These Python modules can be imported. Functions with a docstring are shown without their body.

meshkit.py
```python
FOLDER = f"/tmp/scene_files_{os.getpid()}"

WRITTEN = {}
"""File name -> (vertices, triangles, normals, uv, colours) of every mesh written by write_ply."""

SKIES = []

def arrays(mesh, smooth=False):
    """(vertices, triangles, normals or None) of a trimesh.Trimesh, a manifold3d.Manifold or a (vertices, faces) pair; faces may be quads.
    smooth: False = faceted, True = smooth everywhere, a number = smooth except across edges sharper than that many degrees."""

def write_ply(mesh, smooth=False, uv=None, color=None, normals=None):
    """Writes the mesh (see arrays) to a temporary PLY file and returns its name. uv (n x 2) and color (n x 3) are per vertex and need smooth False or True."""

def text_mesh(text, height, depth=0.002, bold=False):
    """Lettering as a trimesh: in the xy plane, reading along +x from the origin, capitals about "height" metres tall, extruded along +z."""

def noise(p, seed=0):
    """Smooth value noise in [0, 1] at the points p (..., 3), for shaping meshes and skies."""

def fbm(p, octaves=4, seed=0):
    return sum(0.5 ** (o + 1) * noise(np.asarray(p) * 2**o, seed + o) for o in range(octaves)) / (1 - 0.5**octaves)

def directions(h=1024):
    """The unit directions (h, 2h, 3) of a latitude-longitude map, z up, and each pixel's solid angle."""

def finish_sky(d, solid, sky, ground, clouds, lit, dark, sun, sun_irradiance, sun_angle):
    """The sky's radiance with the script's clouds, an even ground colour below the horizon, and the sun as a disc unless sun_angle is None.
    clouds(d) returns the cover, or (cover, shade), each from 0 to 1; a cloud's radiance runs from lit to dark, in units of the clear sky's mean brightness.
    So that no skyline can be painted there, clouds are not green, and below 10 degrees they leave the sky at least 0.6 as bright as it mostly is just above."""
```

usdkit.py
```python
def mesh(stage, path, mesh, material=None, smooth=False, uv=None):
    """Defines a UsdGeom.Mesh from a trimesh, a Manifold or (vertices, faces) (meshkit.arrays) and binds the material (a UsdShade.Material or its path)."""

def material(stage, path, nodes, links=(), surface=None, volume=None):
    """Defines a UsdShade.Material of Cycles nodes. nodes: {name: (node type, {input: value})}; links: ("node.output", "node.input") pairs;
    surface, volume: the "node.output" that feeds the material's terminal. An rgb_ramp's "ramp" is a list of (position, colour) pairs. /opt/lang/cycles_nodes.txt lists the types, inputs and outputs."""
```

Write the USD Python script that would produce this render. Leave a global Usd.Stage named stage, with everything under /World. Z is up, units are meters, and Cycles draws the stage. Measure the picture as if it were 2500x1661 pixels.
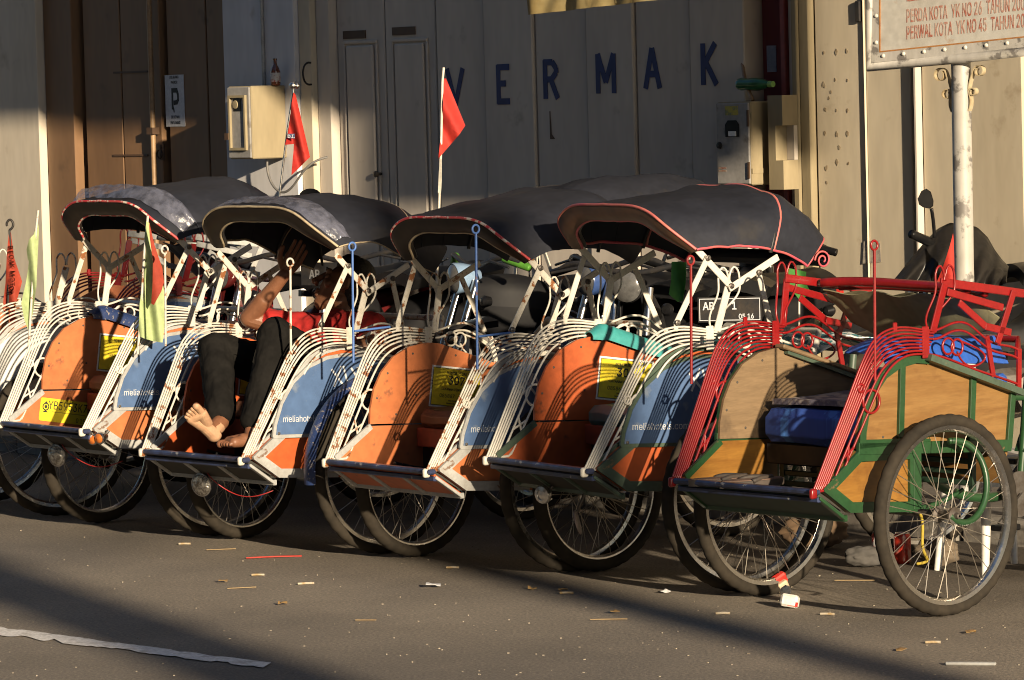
import math, random, os
import numpy as np, trimesh, manifold3d as m3, usdkit, meshkit
from pxr import Usd, UsdGeom, UsdLux, UsdShade, Gf, Sdf
from shapely.geometry import Polygon, LineString, Point
from shapely.ops import unary_union

rng = random.Random(7)
stage = Usd.Stage.CreateInMemory()
UsdGeom.SetStageUpAxis(stage, 'Z')
world = UsdGeom.Xform.Define(stage, '/World')

# ------------------------------------------------------------------ camera, sky, sun, exposure
CAM_H, PITCH, ROLL, FOC = 1.8506, 3.5538, 1.5495, 9805.1
cam = UsdGeom.Camera.Define(stage, '/World/camera')
cam.CreateHorizontalApertureAttr(36.0)
cam.CreateVerticalApertureAttr(36.0 * 680 / 1024)
cam.CreateFocalLengthAttr(36.0 * FOC / 2500)
cam.CreateClippingRangeAttr(Gf.Vec2f(0.1, 2000))
cam.AddTranslateOp().Set(Gf.Vec3d(0, 0, CAM_H))
cam.AddRotateXOp().Set(90.0 - PITCH)
cam.AddRotateZOp().Set(-ROLL)
cam.CreateExposureAttr(0.92)

SUN_AZ, SUN_EL = math.radians(156.5), math.radians(13.6)
sdir = np.array([math.sin(SUN_AZ) * math.cos(SUN_EL), math.cos(SUN_AZ) * math.cos(SUN_EL), math.sin(SUN_EL)])
sun = UsdLux.DistantLight.Define(stage, '/World/sun')
sun.CreateIntensityAttr(1.25)
sun.CreateAngleAttr(0.85)
sun.CreateNormalizeAttr(True)
sun.CreateColorAttr(Gf.Vec3f(1.0, 0.82, 0.58))
zz = Gf.Vec3d(*sdir); up = Gf.Vec3d(0, 0, 1); xx = Gf.Cross(up, zz).GetNormalized(); yy = Gf.Cross(zz, xx)
sun.AddTransformOp().Set(Gf.Matrix4d(*xx, 0, *yy, 0, *zz, 0, 0, 0, 8, 1))
sky = UsdLux.DomeLight.Define(stage, '/World/sky')
sky_m = usdkit.material(stage, '/World/Looks/sky_air', {
    's': ('sky_texture', {'sky_type': 'single_scattering', 'sun_disc': False, 'sun_elevation': SUN_EL, 'sun_rotation': SUN_AZ, 'air_density': 1.0, 'aerosol_density': 0.4, 'ozone_density': 3.0}),
    'b': ('background_shader', {'strength': 0.05})}, [('s.color', 'b.color')], surface='b.background')
UsdShade.MaterialBindingAPI.Apply(sky.GetPrim()).Bind(sky_m)

# ------------------------------------------------------------------ pixel helpers (photograph pixels -> points)
_cp, _sp, _cr, _sr = math.cos(math.radians(PITCH)), math.sin(math.radians(PITCH)), math.cos(math.radians(ROLL)), math.sin(math.radians(ROLL))
EYE = np.array([0, 0, CAM_H])
def ray(x, y):
    u0, v0 = x - 1250, y - 830.5
    u, v = u0 * _cr - v0 * _sr, u0 * _sr + v0 * _cr
    a, b, c = u / FOC, 1.0, -v / FOC
    return np.array([a, b * _cp + c * _sp, -b * _sp + c * _cp])
def at(x, y, D):
    r = ray(x, y); return EYE + r * D / r[1]
def gnd(x, y, z=0.0):
    r = ray(x, y); return EYE + r * (z - CAM_H) / r[2]
WA = math.radians(40.0)
WN = np.array([-math.cos(WA), -math.sin(WA), 0]); WW = np.array([math.sin(WA), -math.cos(WA), 0]); WP = np.array([2.65, 18.0, 0])
def wp(s, n, z): return WP + WW * s + WN * n + np.array([0, 0, z])
def wpx(x, y, n=0.0):
    r = ray(x, y); t = ((WP + WN * n - EYE) @ WN) / (r @ WN); q = EYE + r * t
    return (q - WP) @ WW, q[2]

# ------------------------------------------------------------------ materials
LOOK = {}
def mat(name, base, dirt=None, lo=0.45, hi=0.75, scale=14.0, rough=0.55, metal=0.0, bump=0.0, bscale=None, stretch=None, detail=6.0, spec=0.5, coat=0.0, tint=0.12, transl=None, dirt2=None, lo2=.6, hi2=.62, scale2=40., rdirt=None):
    if name in LOOK: return LOOK[name]
    dirt = dirt if dirt is not None else tuple(c * 0.6 for c in base)
    N = {'tc': ('texture_coordinate', {}), 'n': ('noise_texture', {'scale': scale, 'detail': detail, 'roughness': 0.62}),
         'r': ('rgb_ramp', {'ramp': [(lo, base), (hi, dirt)]}),
         'f': ('noise_texture', {'scale': scale * 6.3, 'detail': 3.0}),
         'fr': ('rgb_ramp', {'ramp': [(0.25, (1 - tint,) * 3), (0.75, (1 + tint,) * 3)]}),
         'm': ('mix', {'mix_type': 'multiply', 'fac': 1.0}),
         'p': ('principled_bsdf', {'roughness': rough, 'metallic': metal, 'specular_ior_level': spec})}
    if coat: N['p'][1]['coat_weight'] = coat
    src = 'tc.object'
    Lk = []
    if stretch:
        N['mp'] = ('mapping', {'scale': stretch}); Lk.append(('tc.object', 'mp.vector')); src = 'mp.vector'
    Lk += [(src, 'n.vector'), (src, 'f.vector'), ('n.fac', 'r.fac'), ('f.fac', 'fr.fac'), ('r.color', 'm.color1'), ('fr.color', 'm.color2')]
    col = 'm.color'
    if dirt2 is not None:
        N['n2'] = ('noise_texture', {'scale': scale2, 'detail': 5.0, 'roughness': 0.6}); N['r2'] = ('rgb_ramp', {'ramp': [(lo2, (0, 0, 0)), (hi2, (1, 1, 1))]})
        N['m2'] = ('mix', {'mix_type': 'mix', 'color2': dirt2})
        Lk += [('tc.object', 'n2.vector'), ('n2.fac', 'r2.fac'), ('r2.color', 'm2.fac'), (col, 'm2.color1')]; col = 'm2.color'
    Lk.append((col, 'p.base_color'))
    if rdirt is not None:
        N['rr'] = ('rgb_ramp', {'ramp': [(lo, (rough,) * 3), (hi, (rdirt,) * 3)]}); Lk += [('n.fac', 'rr.fac'), ('rr.color', 'p.roughness')]
    if bump:
        N['bn'] = ('noise_texture', {'scale': bscale or scale * 4, 'detail': 4.0}); N['b'] = ('bump', {'strength': bump, 'distance': 0.01})
        Lk += [(src, 'bn.vector'), ('bn.fac', 'b.height'), ('b.normal', 'p.normal')]
    surf = 'p.BSDF'
    if transl:
        N['t'] = ('translucent_bsdf', {}); N['x'] = ('mix_closure', {'fac': transl}); Lk += [(col, 't.color'), ('p.BSDF', 'x.closure1'), ('t.BSDF', 'x.closure2')]; surf = 'x.closure'
    LOOK[name] = usdkit.material(stage, '/World/Looks/' + name, N, Lk, surface=surf)
    return LOOK[name]

RUST = (0.20, 0.075, 0.025)
M_WHITE = mat('white_rail_paint', (0.50, 0.475, 0.42), (0.34, 0.30, 0.23), 0.5, 0.8, 30, 0.45, dirt2=RUST, lo2=.565, hi2=.61, scale2=26)
M_WHITE2 = mat('clean_white_paint', (0.53, 0.505, 0.45), (0.39, 0.355, 0.29), 0.55, 0.85, 20, 0.4)
M_RED = mat('red_rail_paint', (0.215, 0.007, 0.008), (0.15, 0.006, 0.007), 0.45, 0.8, 18, 0.32, coat=.2, dirt2=(0.25, 0.04, 0.03), lo2=.68, hi2=.72, scale2=30)
M_ORANGE = mat('orange_panel_paint', (0.44, 0.137, 0.046), (0.36, 0.106, 0.038), 0.4, 0.75, 5, 0.5, bump=.06, dirt2=(0.20, 0.075, 0.035), lo2=.63, hi2=.72, scale2=16)
M_ORANGE2 = mat('deep_orange_panel_paint', (0.43, 0.092, 0.025), (0.33, 0.068, 0.021), 0.4, 0.75, 6, 0.42, bump=.06, dirt2=(0.17, 0.05, 0.022), lo2=.62, hi2=.70, scale2=14)
M_BLUE = mat('blue_advert_panel', (0.068, 0.122, 0.245), (0.052, 0.095, 0.195), 0.4, 0.8, 4, 0.42, dirt2=(0.14, 0.18, 0.25), lo2=.60, hi2=.74, scale2=18)
M_GREY = mat('grey_frame_paint', (0.33, 0.335, 0.33), (0.24, 0.23, 0.215), 0.45, 0.75, 14, 0.5, dirt2=(0.16, 0.10, 0.07), lo2=.66, hi2=.7, scale2=26)
M_DKGREEN = mat('dark_green_frame_paint', (0.055, 0.085, 0.06), (0.04, 0.055, 0.04), 0.45, 0.75, 14, 0.45, dirt2=(0.2, 0.12, 0.06), lo2=.68, hi2=.72, scale2=26)
M_GREEN = mat('green_frame_paint', (0.016, 0.056, 0.020), (0.012, 0.040, 0.015), 0.45, 0.75, 14, 0.38, coat=.15, dirt2=(0.12, 0.08, 0.04), lo2=.68, hi2=.72, scale2=26)
M_NAVY = mat('navy_lip_metal', (0.035, 0.05, 0.12), (0.02, 0.02, 0.03), 0.4, 0.7, 14, 0.35, dirt2=(0.25, 0.25, 0.25), lo2=.66, hi2=.72, scale2=30)
M_DARK = mat('dark_painted_board', (0.035, 0.035, 0.032), (0.06, 0.05, 0.04), 0.4, 0.75, 10, 0.6, spec=0.2)
M_BLACK = mat('black_metal', (0.02, 0.02, 0.022), (0.05, 0.04, 0.03), 0.45, 0.8, 16, 0.4, spec=0.25)
M_BLACKPL = mat('black_plastic', (0.007, 0.007, 0.008), (0.012, 0.012, 0.012), 0.45, 0.8, 16, 0.3, spec=0.25)
def woodmat(name, a, b, c, rough=.5, stretch=(3, 3, 26)):
    return mat(name, a, b, 0.35, 0.7, 1.6, rough, stretch=stretch, bump=.05, bscale=8, dirt2=c, lo2=.56, hi2=.80, scale2=7, tint=.10)
M_WOOD = woodmat('varnished_plywood', (0.215, 0.118, 0.038), (0.155, 0.075, 0.021), (0.10, 0.040, 0.012))
M_WOODP = woodmat('weathered_plywood', (0.195, 0.130, 0.070), (0.135, 0.088, 0.046), (0.065, 0.042, 0.024), .65)
M_WOODO = woodmat('amber_plywood', (0.23, 0.112, 0.022), (0.17, 0.075, 0.015), (0.105, 0.042, 0.010), .4)
M_CANVAS = mat('black_vinyl_canvas', (0.020, 0.022, 0.031), (0.015, 0.0165, 0.023), 0.4, 0.7, 6, 0.55, bump=.45, bscale=11, spec=.16, dirt2=(0.035, 0.032, 0.03), lo2=.56, hi2=.82, scale2=5)
M_VISOR = mat('dusty_visor_vinyl', (0.022, 0.016, 0.012), (0.014, 0.011, 0.0095), 0.4, 0.7, 8, 0.55, bump=.06, bscale=30, spec=0.15)
M_OLIVE = mat('olive_canvas', (0.21, 0.195, 0.12), (0.14, 0.13, 0.08), 0.4, 0.75, 5, 0.75, bump=.12, bscale=24, spec=0.2)
M_PIPE_R = mat('worn_red_white_piping', (0.55, 0.03, 0.04), (0.50, 0.06, 0.06), 0.4, 0.6, 18, 0.5, dirt2=(0.70, 0.62, 0.52), lo2=.50, hi2=.56, scale2=30)
M_PIPE_P = mat('pink_piping', (0.48, 0.06, 0.10), (0.42, 0.10, 0.08), 0.4, 0.7, 14, 0.5)
M_PIPE_T = mat('tan_piping', (0.40, 0.33, 0.22), (0.25, 0.19, 0.12), 0.4, 0.7, 18, 0.6)
M_PIPE_O = mat('pink_orange_piping', (0.50, 0.16, 0.12), (0.42, 0.07, 0.10), 0.4, 0.7, 7, 0.5)
M_TYRE = mat('dusty_tyre_rubber', (0.034, 0.028, 0.021), (0.017, 0.015, 0.0125), 0.4, 0.7, 9, 0.85, bump=.06, spec=0.15)
M_CHROME = mat('worn_chrome', (0.60, 0.59, 0.58), (0.35, 0.30, 0.24), 0.5, 0.85, 14, 0.22, metal=1.0, rdirt=.55)
M_SPOKE = mat('spoke_steel', (0.50, 0.46, 0.40), (0.30, 0.24, 0.18), 0.45, 0.8, 20, 0.35, metal=.9)
M_HUB = mat('greasy_hub_metal', (0.12, 0.11, 0.10), (0.06, 0.045, 0.035), 0.4, 0.7, 20, 0.5, metal=.5)
M_YEL = mat('yellow_sign_face', (0.72, 0.58, 0.03), (0.62, 0.48, 0.03), 0.4, 0.8, 8, 0.4)
M_SIGNW = mat('white_sign_border', (0.72, 0.72, 0.70), (0.6, 0.58, 0.54), 0.5, 0.8, 20, 0.45)
M_INK = mat('black_lettering', (0.015, 0.015, 0.015), (0.02, 0.02, 0.02), 0.4, 0.8, 20, 0.6)
M_WTXT = mat('white_lettering', (0.50, 0.52, 0.55), (0.5, 0.52, 0.54), 0.4, 0.8, 20, 0.5)
M_CUSH_BR = mat('brown_seat_vinyl', (0.11, 0.045, 0.025), (0.06, 0.03, 0.02), 0.4, 0.7, 8, 0.5, bump=.08)
M_CUSH_TE = mat('teal_seat_vinyl', (0.045, 0.14, 0.16), (0.035, 0.10, 0.12), 0.4, 0.7, 8, 0.5, bump=.08)
M_TEAL = mat('teal_vinyl', (0.04, 0.27, 0.27), (0.03, 0.20, 0.21), 0.4, 0.7, 8, 0.45, bump=.05)
M_CUSH_BL = mat('blue_striped_seat_cloth', (0.065, 0.21, 0.62), (0.03, 0.09, 0.40), 0.48, 0.52, 3.0, 0.75, stretch=(3, 3, .05), bump=.06, bscale=40)
M_CUSH_TOP = mat('patterned_cushion_top', (0.40, 0.36, 0.33), (0.14, 0.13, 0.17), 0.46, 0.54, 16, 0.9)
M_TARP = mat('blue_tarpaulin', (0.025, 0.10, 0.42), (0.015, 0.06, 0.28), 0.4, 0.7, 10, 0.4, bump=.25, bscale=22)
M_SEATRED = mat('red_brown_seat_board', (0.26, 0.055, 0.03), (0.15, 0.04, 0.025), 0.4, 0.7, 8, 0.55)
M_LAMP = mat('lamp_glass_lens', (0.50, 0.48, 0.44), (0.16, 0.14, 0.12), 0.42, 0.58, 40, 0.10, metal=.9, bump=.8, bscale=70)
M_AMBER = mat('amber_lens', (0.40, 0.12, 0.02), (0.30, 0.07, 0.02), 0.4, 0.8, 40, 0.15, coat=.5)
M_BLUEROD = mat('blue_rod_paint', (0.06, 0.14, 0.38), (0.05, 0.10, 0.28), 0.45, 0.8, 30, 0.45, dirt2=RUST, lo2=.64, hi2=.68, scale2=20)
M_BLUEFEN = mat('worn_blue_fender', (0.018, 0.036, 0.115), (0.012, 0.024, 0.08), 0.45, 0.8, 14, 0.45, dirt2=(0.26, 0.235, 0.21), lo2=.57, hi2=.66, scale2=55)
M_REDROD = mat('dark_red_rod', (0.32, 0.02, 0.02), (0.22, 0.02, 0.02), 0.4, 0.8, 30, 0.45)

# ------------------------------------------------------------------ mesh helpers
class MB:
    def __init__(self): self.v, self.f, self.n = [], [], 0
    def add(self, v, f):
        v = np.asarray(v, float); f = np.asarray(f, int)
        if f.shape[1] == 4: f = np.vstack([f[:, [0, 1, 2]], f[:, [0, 2, 3]]])
        self.v.append(v); self.f.append(f + self.n); self.n += len(v); return self
    def tm(self, m): return self.add(m.vertices, m.faces)
    def get(self): return np.vstack(self.v), np.vstack(self.f)
    def box(self, c, size, R=None, ch=0.0):
        h = np.array(size) / 2
        if ch:
            ch = min(ch, min(h) * .8); pts = []
            for sx in (-1, 1):
                for sy in (-1, 1):
                    for sz in (-1, 1):
                        s = np.array([sx, sy, sz])
                        for k in range(3):
                            q = h - ch; q = q.copy(); q[k] = h[k]; pts.append(s * q)
            m = trimesh.convex.convex_hull(np.array(pts)); v, f = m.vertices, m.faces
        else:
            m = trimesh.creation.box(size); v, f = m.vertices, m.faces
        v = np.array(v)
        if R is not None: v = v @ np.array(R).T
        return self.add(v + np.array(c), f)
    def bar(self, p, q, a, b, up=(0, 1, 0), ch=0.0):
        """flat bar from p to q: a = width in the plane perpendicular to 'up', b = thickness along 'up'"""
        p, q = np.array(p, float), np.array(q, float); d = q - p; L = np.linalg.norm(d); x = d / L
        u = np.array(up, float); u = u - x * (u @ x)
        if np.linalg.norm(u) < 1e-6: u = np.array([1., 0, 0]) - x * x[0]
        u /= np.linalg.norm(u); y = np.cross(u, x)
        return self.box((p + q) / 2, (L, a, b), np.stack([x, y, u], 1), ch)
    def tube(self, pts, r, n=8, closed=False, cap=True):
        P = np.array(pts, float); m = len(P)
        if closed: T = np.roll(P, -1, 0) - np.roll(P, 1, 0)
        else: T = np.gradient(P, axis=0)
        T /= np.maximum(np.linalg.norm(T, axis=1, keepdims=True), 1e-9)
        u = np.array([0, 0, 1.0]) if abs(T[0][2]) < .9 else np.array([1.0, 0, 0])
        r = np.broadcast_to(np.array(r, float), (m,)); V = []
        for i in range(m):
            u = u - T[i] * (u @ T[i]); u /= np.linalg.norm(u); w = np.cross(T[i], u)
            a = np.arange(n) * 2 * math.pi / n
            V.append(P[i] + r[i] * (np.cos(a)[:, None] * u + np.sin(a)[:, None] * w))
        V = np.vstack(V); F = []
        for i in range(m if closed else m - 1):
            j = (i + 1) % m
            for k in range(n): F.append((i * n + k, i * n + (k + 1) % n, j * n + (k + 1) % n, j * n + k))
        F = np.array(F); T2 = np.vstack([F[:, [0, 1, 2]], F[:, [0, 2, 3]]])
        if cap and not closed:
            c = len(V); V = np.vstack([V, P[0], P[-1]]); e = []
            for k in range(n): e += [(c, (k + 1) % n, k), (c + 1, (m - 1) * n + k, (m - 1) * n + (k + 1) % n)]
            T2 = np.vstack([T2, e])
        return self.add(V, T2)
    def ring(self, c, R, r, ax=(0, 1, 0), n=24, k=6):
        ax = np.array(ax, float); ax /= np.linalg.norm(ax); u = np.cross(ax, [0, 0, 1.]) if abs(ax[2]) < .9 else np.array([1., 0, 0]); u /= np.linalg.norm(u); w = np.cross(ax, u)
        a = np.arange(n) * 2 * math.pi / n
        return self.tube(np.array(c) + R * (np.cos(a)[:, None] * u + np.sin(a)[:, None] * w), r, k, closed=True)
    def prism(self, poly, o, X, Y, Z, t):
        """2-D polygon extruded by t along Z (o origin, X, Y axes in 3-D)"""
        pg = poly if isinstance(poly, Polygon) or hasattr(poly, 'geoms') else Polygon(poly)
        for g in getattr(pg, 'geoms', [pg]):
            if g.is_empty or g.area < 1e-9: continue
            m = trimesh.creation.extrude_polygon(g, t, engine='earcut')
            v = np.array(m.vertices); f = np.array(m.faces)
            B = np.stack([X, Y, Z]).astype(float)
            if np.linalg.det(B) < 0: f = f[:, ::-1]
            self.add(np.array(o) + v @ B, f)
        return self
    def side(self, poly, w0, w1):   # polygon in (x, z), extruded along y from w0 to w1
        return self.prism(poly, (0, w0, 0), (1, 0, 0), (0, 0, 1), (0, 1, 0), w1 - w0)
    def lathe(self, prof, c, ax, n=24):
        """prof: list of (radius, along)"""
        ax = np.array(ax, float); ax /= np.linalg.norm(ax); u = np.cross(ax, [0, 0, 1.]) if abs(ax[2]) < .9 else np.array([1., 0, 0]); u /= np.linalg.norm(u); w = np.cross(ax, u)
        a = np.arange(n) * 2 * math.pi / n; C = np.cos(a)[:, None] * u + np.sin(a)[:, None] * w
        V = np.vstack([np.array(c) + r * C + h * ax for r, h in prof]); F = []
        for i in range(len(prof) - 1):
            for k in range(n): F.append((i * n + k, i * n + (k + 1) % n, (i + 1) * n + (k + 1) % n, (i + 1) * n + k))
        return self.add(V, np.array(F)[:, ::-1])
    def shell(self, G, t):
        """grid of points (a, b, 3) given thickness t along its normals"""
        G = np.array(G, float); a, b = G.shape[:2]
        du = np.gradient(G, axis=0); dv = np.gradient(G, axis=1); nn = np.cross(du, dv); nn /= np.maximum(np.linalg.norm(nn, axis=2, keepdims=True), 1e-9)
        V = np.vstack([G.reshape(-1, 3), (G - nn * t).reshape(-1, 3)]); o = a * b; F = []
        for i in range(a - 1):
            for j in range(b - 1):
                q = (i * b + j, (i + 1) * b + j, (i + 1) * b + j + 1, i * b + j + 1); F.append(q); F.append(tuple(o + k for k in q[::-1]))
        for i in range(a - 1):
            F.append((i * b, o + i * b, o + (i + 1) * b, (i + 1) * b)); k = b - 1; F.append((i * b + k, (i + 1) * b + k, o + (i + 1) * b + k, o + i * b + k))
        for j in range(b - 1):
            F.append((j, j + 1, o + j + 1, o + j)); k = (a - 1) * b; F.append((k + j, o + k + j, o + k + j + 1, k + j + 1))
        return self.add(V, np.array(F))

def spline(pts, n):
    P = np.array(pts, float); d = np.r_[0, np.cumsum(np.linalg.norm(np.diff(P, axis=0), axis=1))]
    from scipy.interpolate import PchipInterpolator, CubicSpline
    f = CubicSpline(d, P) if len(P) > 2 else (lambda t: P[0] + (P[1] - P[0]) * (np.asarray(t) / d[-1])[:, None])
    return np.asarray(f(np.linspace(0, d[-1], n)))
def resamp(pts, n):
    P = np.array(pts, float); d = np.r_[0, np.cumsum(np.linalg.norm(np.diff(P, axis=0), axis=1))]; t = np.linspace(0, d[-1], n)
    return np.stack([np.interp(t, d, P[:, k]) for k in range(P.shape[1])], 1)

# ------------------------------------------------------------------ scene-tree helpers
USED = {}
def fresh(parent, name):
    k = (str(parent), name); i = USED.get(k, -1) + 1; USED[k] = i
    return f'{parent}/{name}' if i == 0 else f'{parent}/{name}_{i:03d}'
def keys(p, label=None, cat=None, group=None, kind=None):
    for k, v in (('label', label), ('category', cat), ('group', group), ('kind', kind)):
        if v: p.SetCustomDataByKey(k, v)
    return p
def thing(name, label, cat, loc=(0, 0, 0), rz=0.0, group=None, kind=None):
    x = UsdGeom.Xform.Define(stage, fresh('/World', name)); x.AddTranslateOp().Set(Gf.Vec3d(*map(float, loc)))
    if rz: x.AddRotateZOp().Set(float(rz))
    return keys(x.GetPrim(), label, cat, group, kind)
def sub(parent, name, loc=None, rz=0.0, label=None):
    x = UsdGeom.Xform.Define(stage, fresh(parent.GetPath(), name))
    if loc is not None: x.AddTranslateOp().Set(Gf.Vec3d(*map(float, loc)))
    if rz: x.AddRotateZOp().Set(float(rz))
    return keys(x.GetPrim(), label)
def put(parent, name, mb, m, smooth=False, label=None, kind=None):
    g = mb.get() if isinstance(mb, MB) else mb
    p = usdkit.mesh(stage, fresh(parent.GetPath() if parent is not None else '/World', name), g, m, smooth=smooth)
    return keys(p.GetPrim(), label, None, None, kind)
def solo(name, mb, m, label, cat, group=None, kind=None, smooth=False):
    return keys(put(None, name, mb, m, smooth), label, cat, group, kind)
def ref(parent, name, src, loc, rz=0.0):
    x = UsdGeom.Xform.Define(stage, fresh(parent.GetPath(), name)); x.AddTranslateOp().Set(Gf.Vec3d(*map(float, loc)))
    if rz: x.AddRotateZOp().Set(float(rz))
    x.GetPrim().GetReferences().AddInternalReference(src.GetPath()); x.GetPrim().SetInstanceable(True); return x.GetPrim()
_T = {}
def text(s, h, bold=False, depth=.002, squeeze=1.0, centre=True):
    k = (s, bold)
    if k not in _T: m = meshkit.text_mesh(s, 1.0, .01, bold); _T[k] = (np.array(m.vertices), np.array(m.faces))
    v, f = _T[k]; v = v * [h * squeeze, h, depth / .01]
    if centre: v = v - [(v[:, 0].min() + v[:, 0].max()) / 2, 0, 0]
    return v, f
# ------------------------------------------------------------------ cycle rickshaws
SIDE = [(.327, .60), (.322, .66), (.302, .735), (.265, .80), (.205, .858), (.125, .893), (.04, .905), (-.02, .898), (-.46, .745), (-.43, .535), (.05, .585)]
LOWER = [(.327, .592), (.500, .478), (.497, .468), (.375, .385), (.05, .360), (.045, .580)]
RAIL_O = [(.545, .472), (.500, .553), (.446, .65), (.390, .75), (.346, .83), (.304, .895), (.252, .943), (.19, .965), (.125, .968), (.05, .958), (-.03, .948)]
RAIL_I = [(.436, .478), (.391, .547), (.342, .623), (.293, .70), (.248, .772), (.210, .827), (.155, .870), (.10, .889), (.05, .892), (0, .888)]
WL0 = [0, .10, .20, .30, .40, .62, 1.0]
WH0 = [0, .13, .30, .47, .64, .82, 1.0]
wheel_src = None
small_src = None

def offset_in(poly, d):
    return Polygon(poly).buffer(-d, join_style=2)

def wheel_parts(w, R=.35, tr_=.0255, tw=.0295):
    prof = []
    for k in range(13):
        a = 2 * math.pi * k / 12; prof.append((R - tr_ + tr_ * math.cos(a), tw * math.sin(a)))
    n = 120; mb = MB(); C = np.arange(n) * 2 * math.pi / n; V = []
    for k, (r, h) in enumerate(prof[:-1]):
        tread = np.where((np.arange(n) % 3 == 0) & (k in (0, 1, 2, 10, 11)), -.0028, 0.0)
        V.append(np.stack([(r + tread) * np.cos(C), np.full(n, h), (r + tread) * np.sin(C)], 1))
    V = np.vstack(V); F = [(i * n + k, i * n + (k + 1) % n, ((i + 1) % 12) * n + (k + 1) % n, ((i + 1) % 12) * n + k) for i in range(12) for k in range(n)]
    mb.add(V, np.array(F)); put(w, 'tyre', mb, M_TYRE, 50)
    rim = MB().lathe([(R - .038, -.012), (R - .040, -.015), (R - .054, -.013), (R - .060, -.006), (R - .062, 0), (R - .060, .006), (R - .054, .013), (R - .040, .015), (R - .038, .012)], (0, 0, 0), (0, 1, 0), 72)
    put(w, 'rim', rim, M_CHROME, 35)
    hub = MB().lathe([(.004, -.062), (.010, -.060), (.012, -.045), (.030, -.040), (.031, -.034), (.017, -.028), (.016, .028), (.031, .034), (.030, .040), (.012, .045), (.010, .060), (.004, .062)], (0, 0, 0), (0, 1, 0), 20)
    put(w, 'hub', hub, M_HUB, 35)
    for k in range(32):
        a = 2 * math.pi * k / 32; s = 1 if k % 2 else -1; b = a + (.62 if (k // 2) % 2 else -.62)
        p = (.029 * math.cos(b), s * .036, .029 * math.sin(b)); q = ((R - .059) * math.cos(a), s * .003, (R - .059) * math.sin(a))
        put(w, 'spoke', MB().tube([p, q], .00155, 4, cap=False), M_SPOKE)

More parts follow.
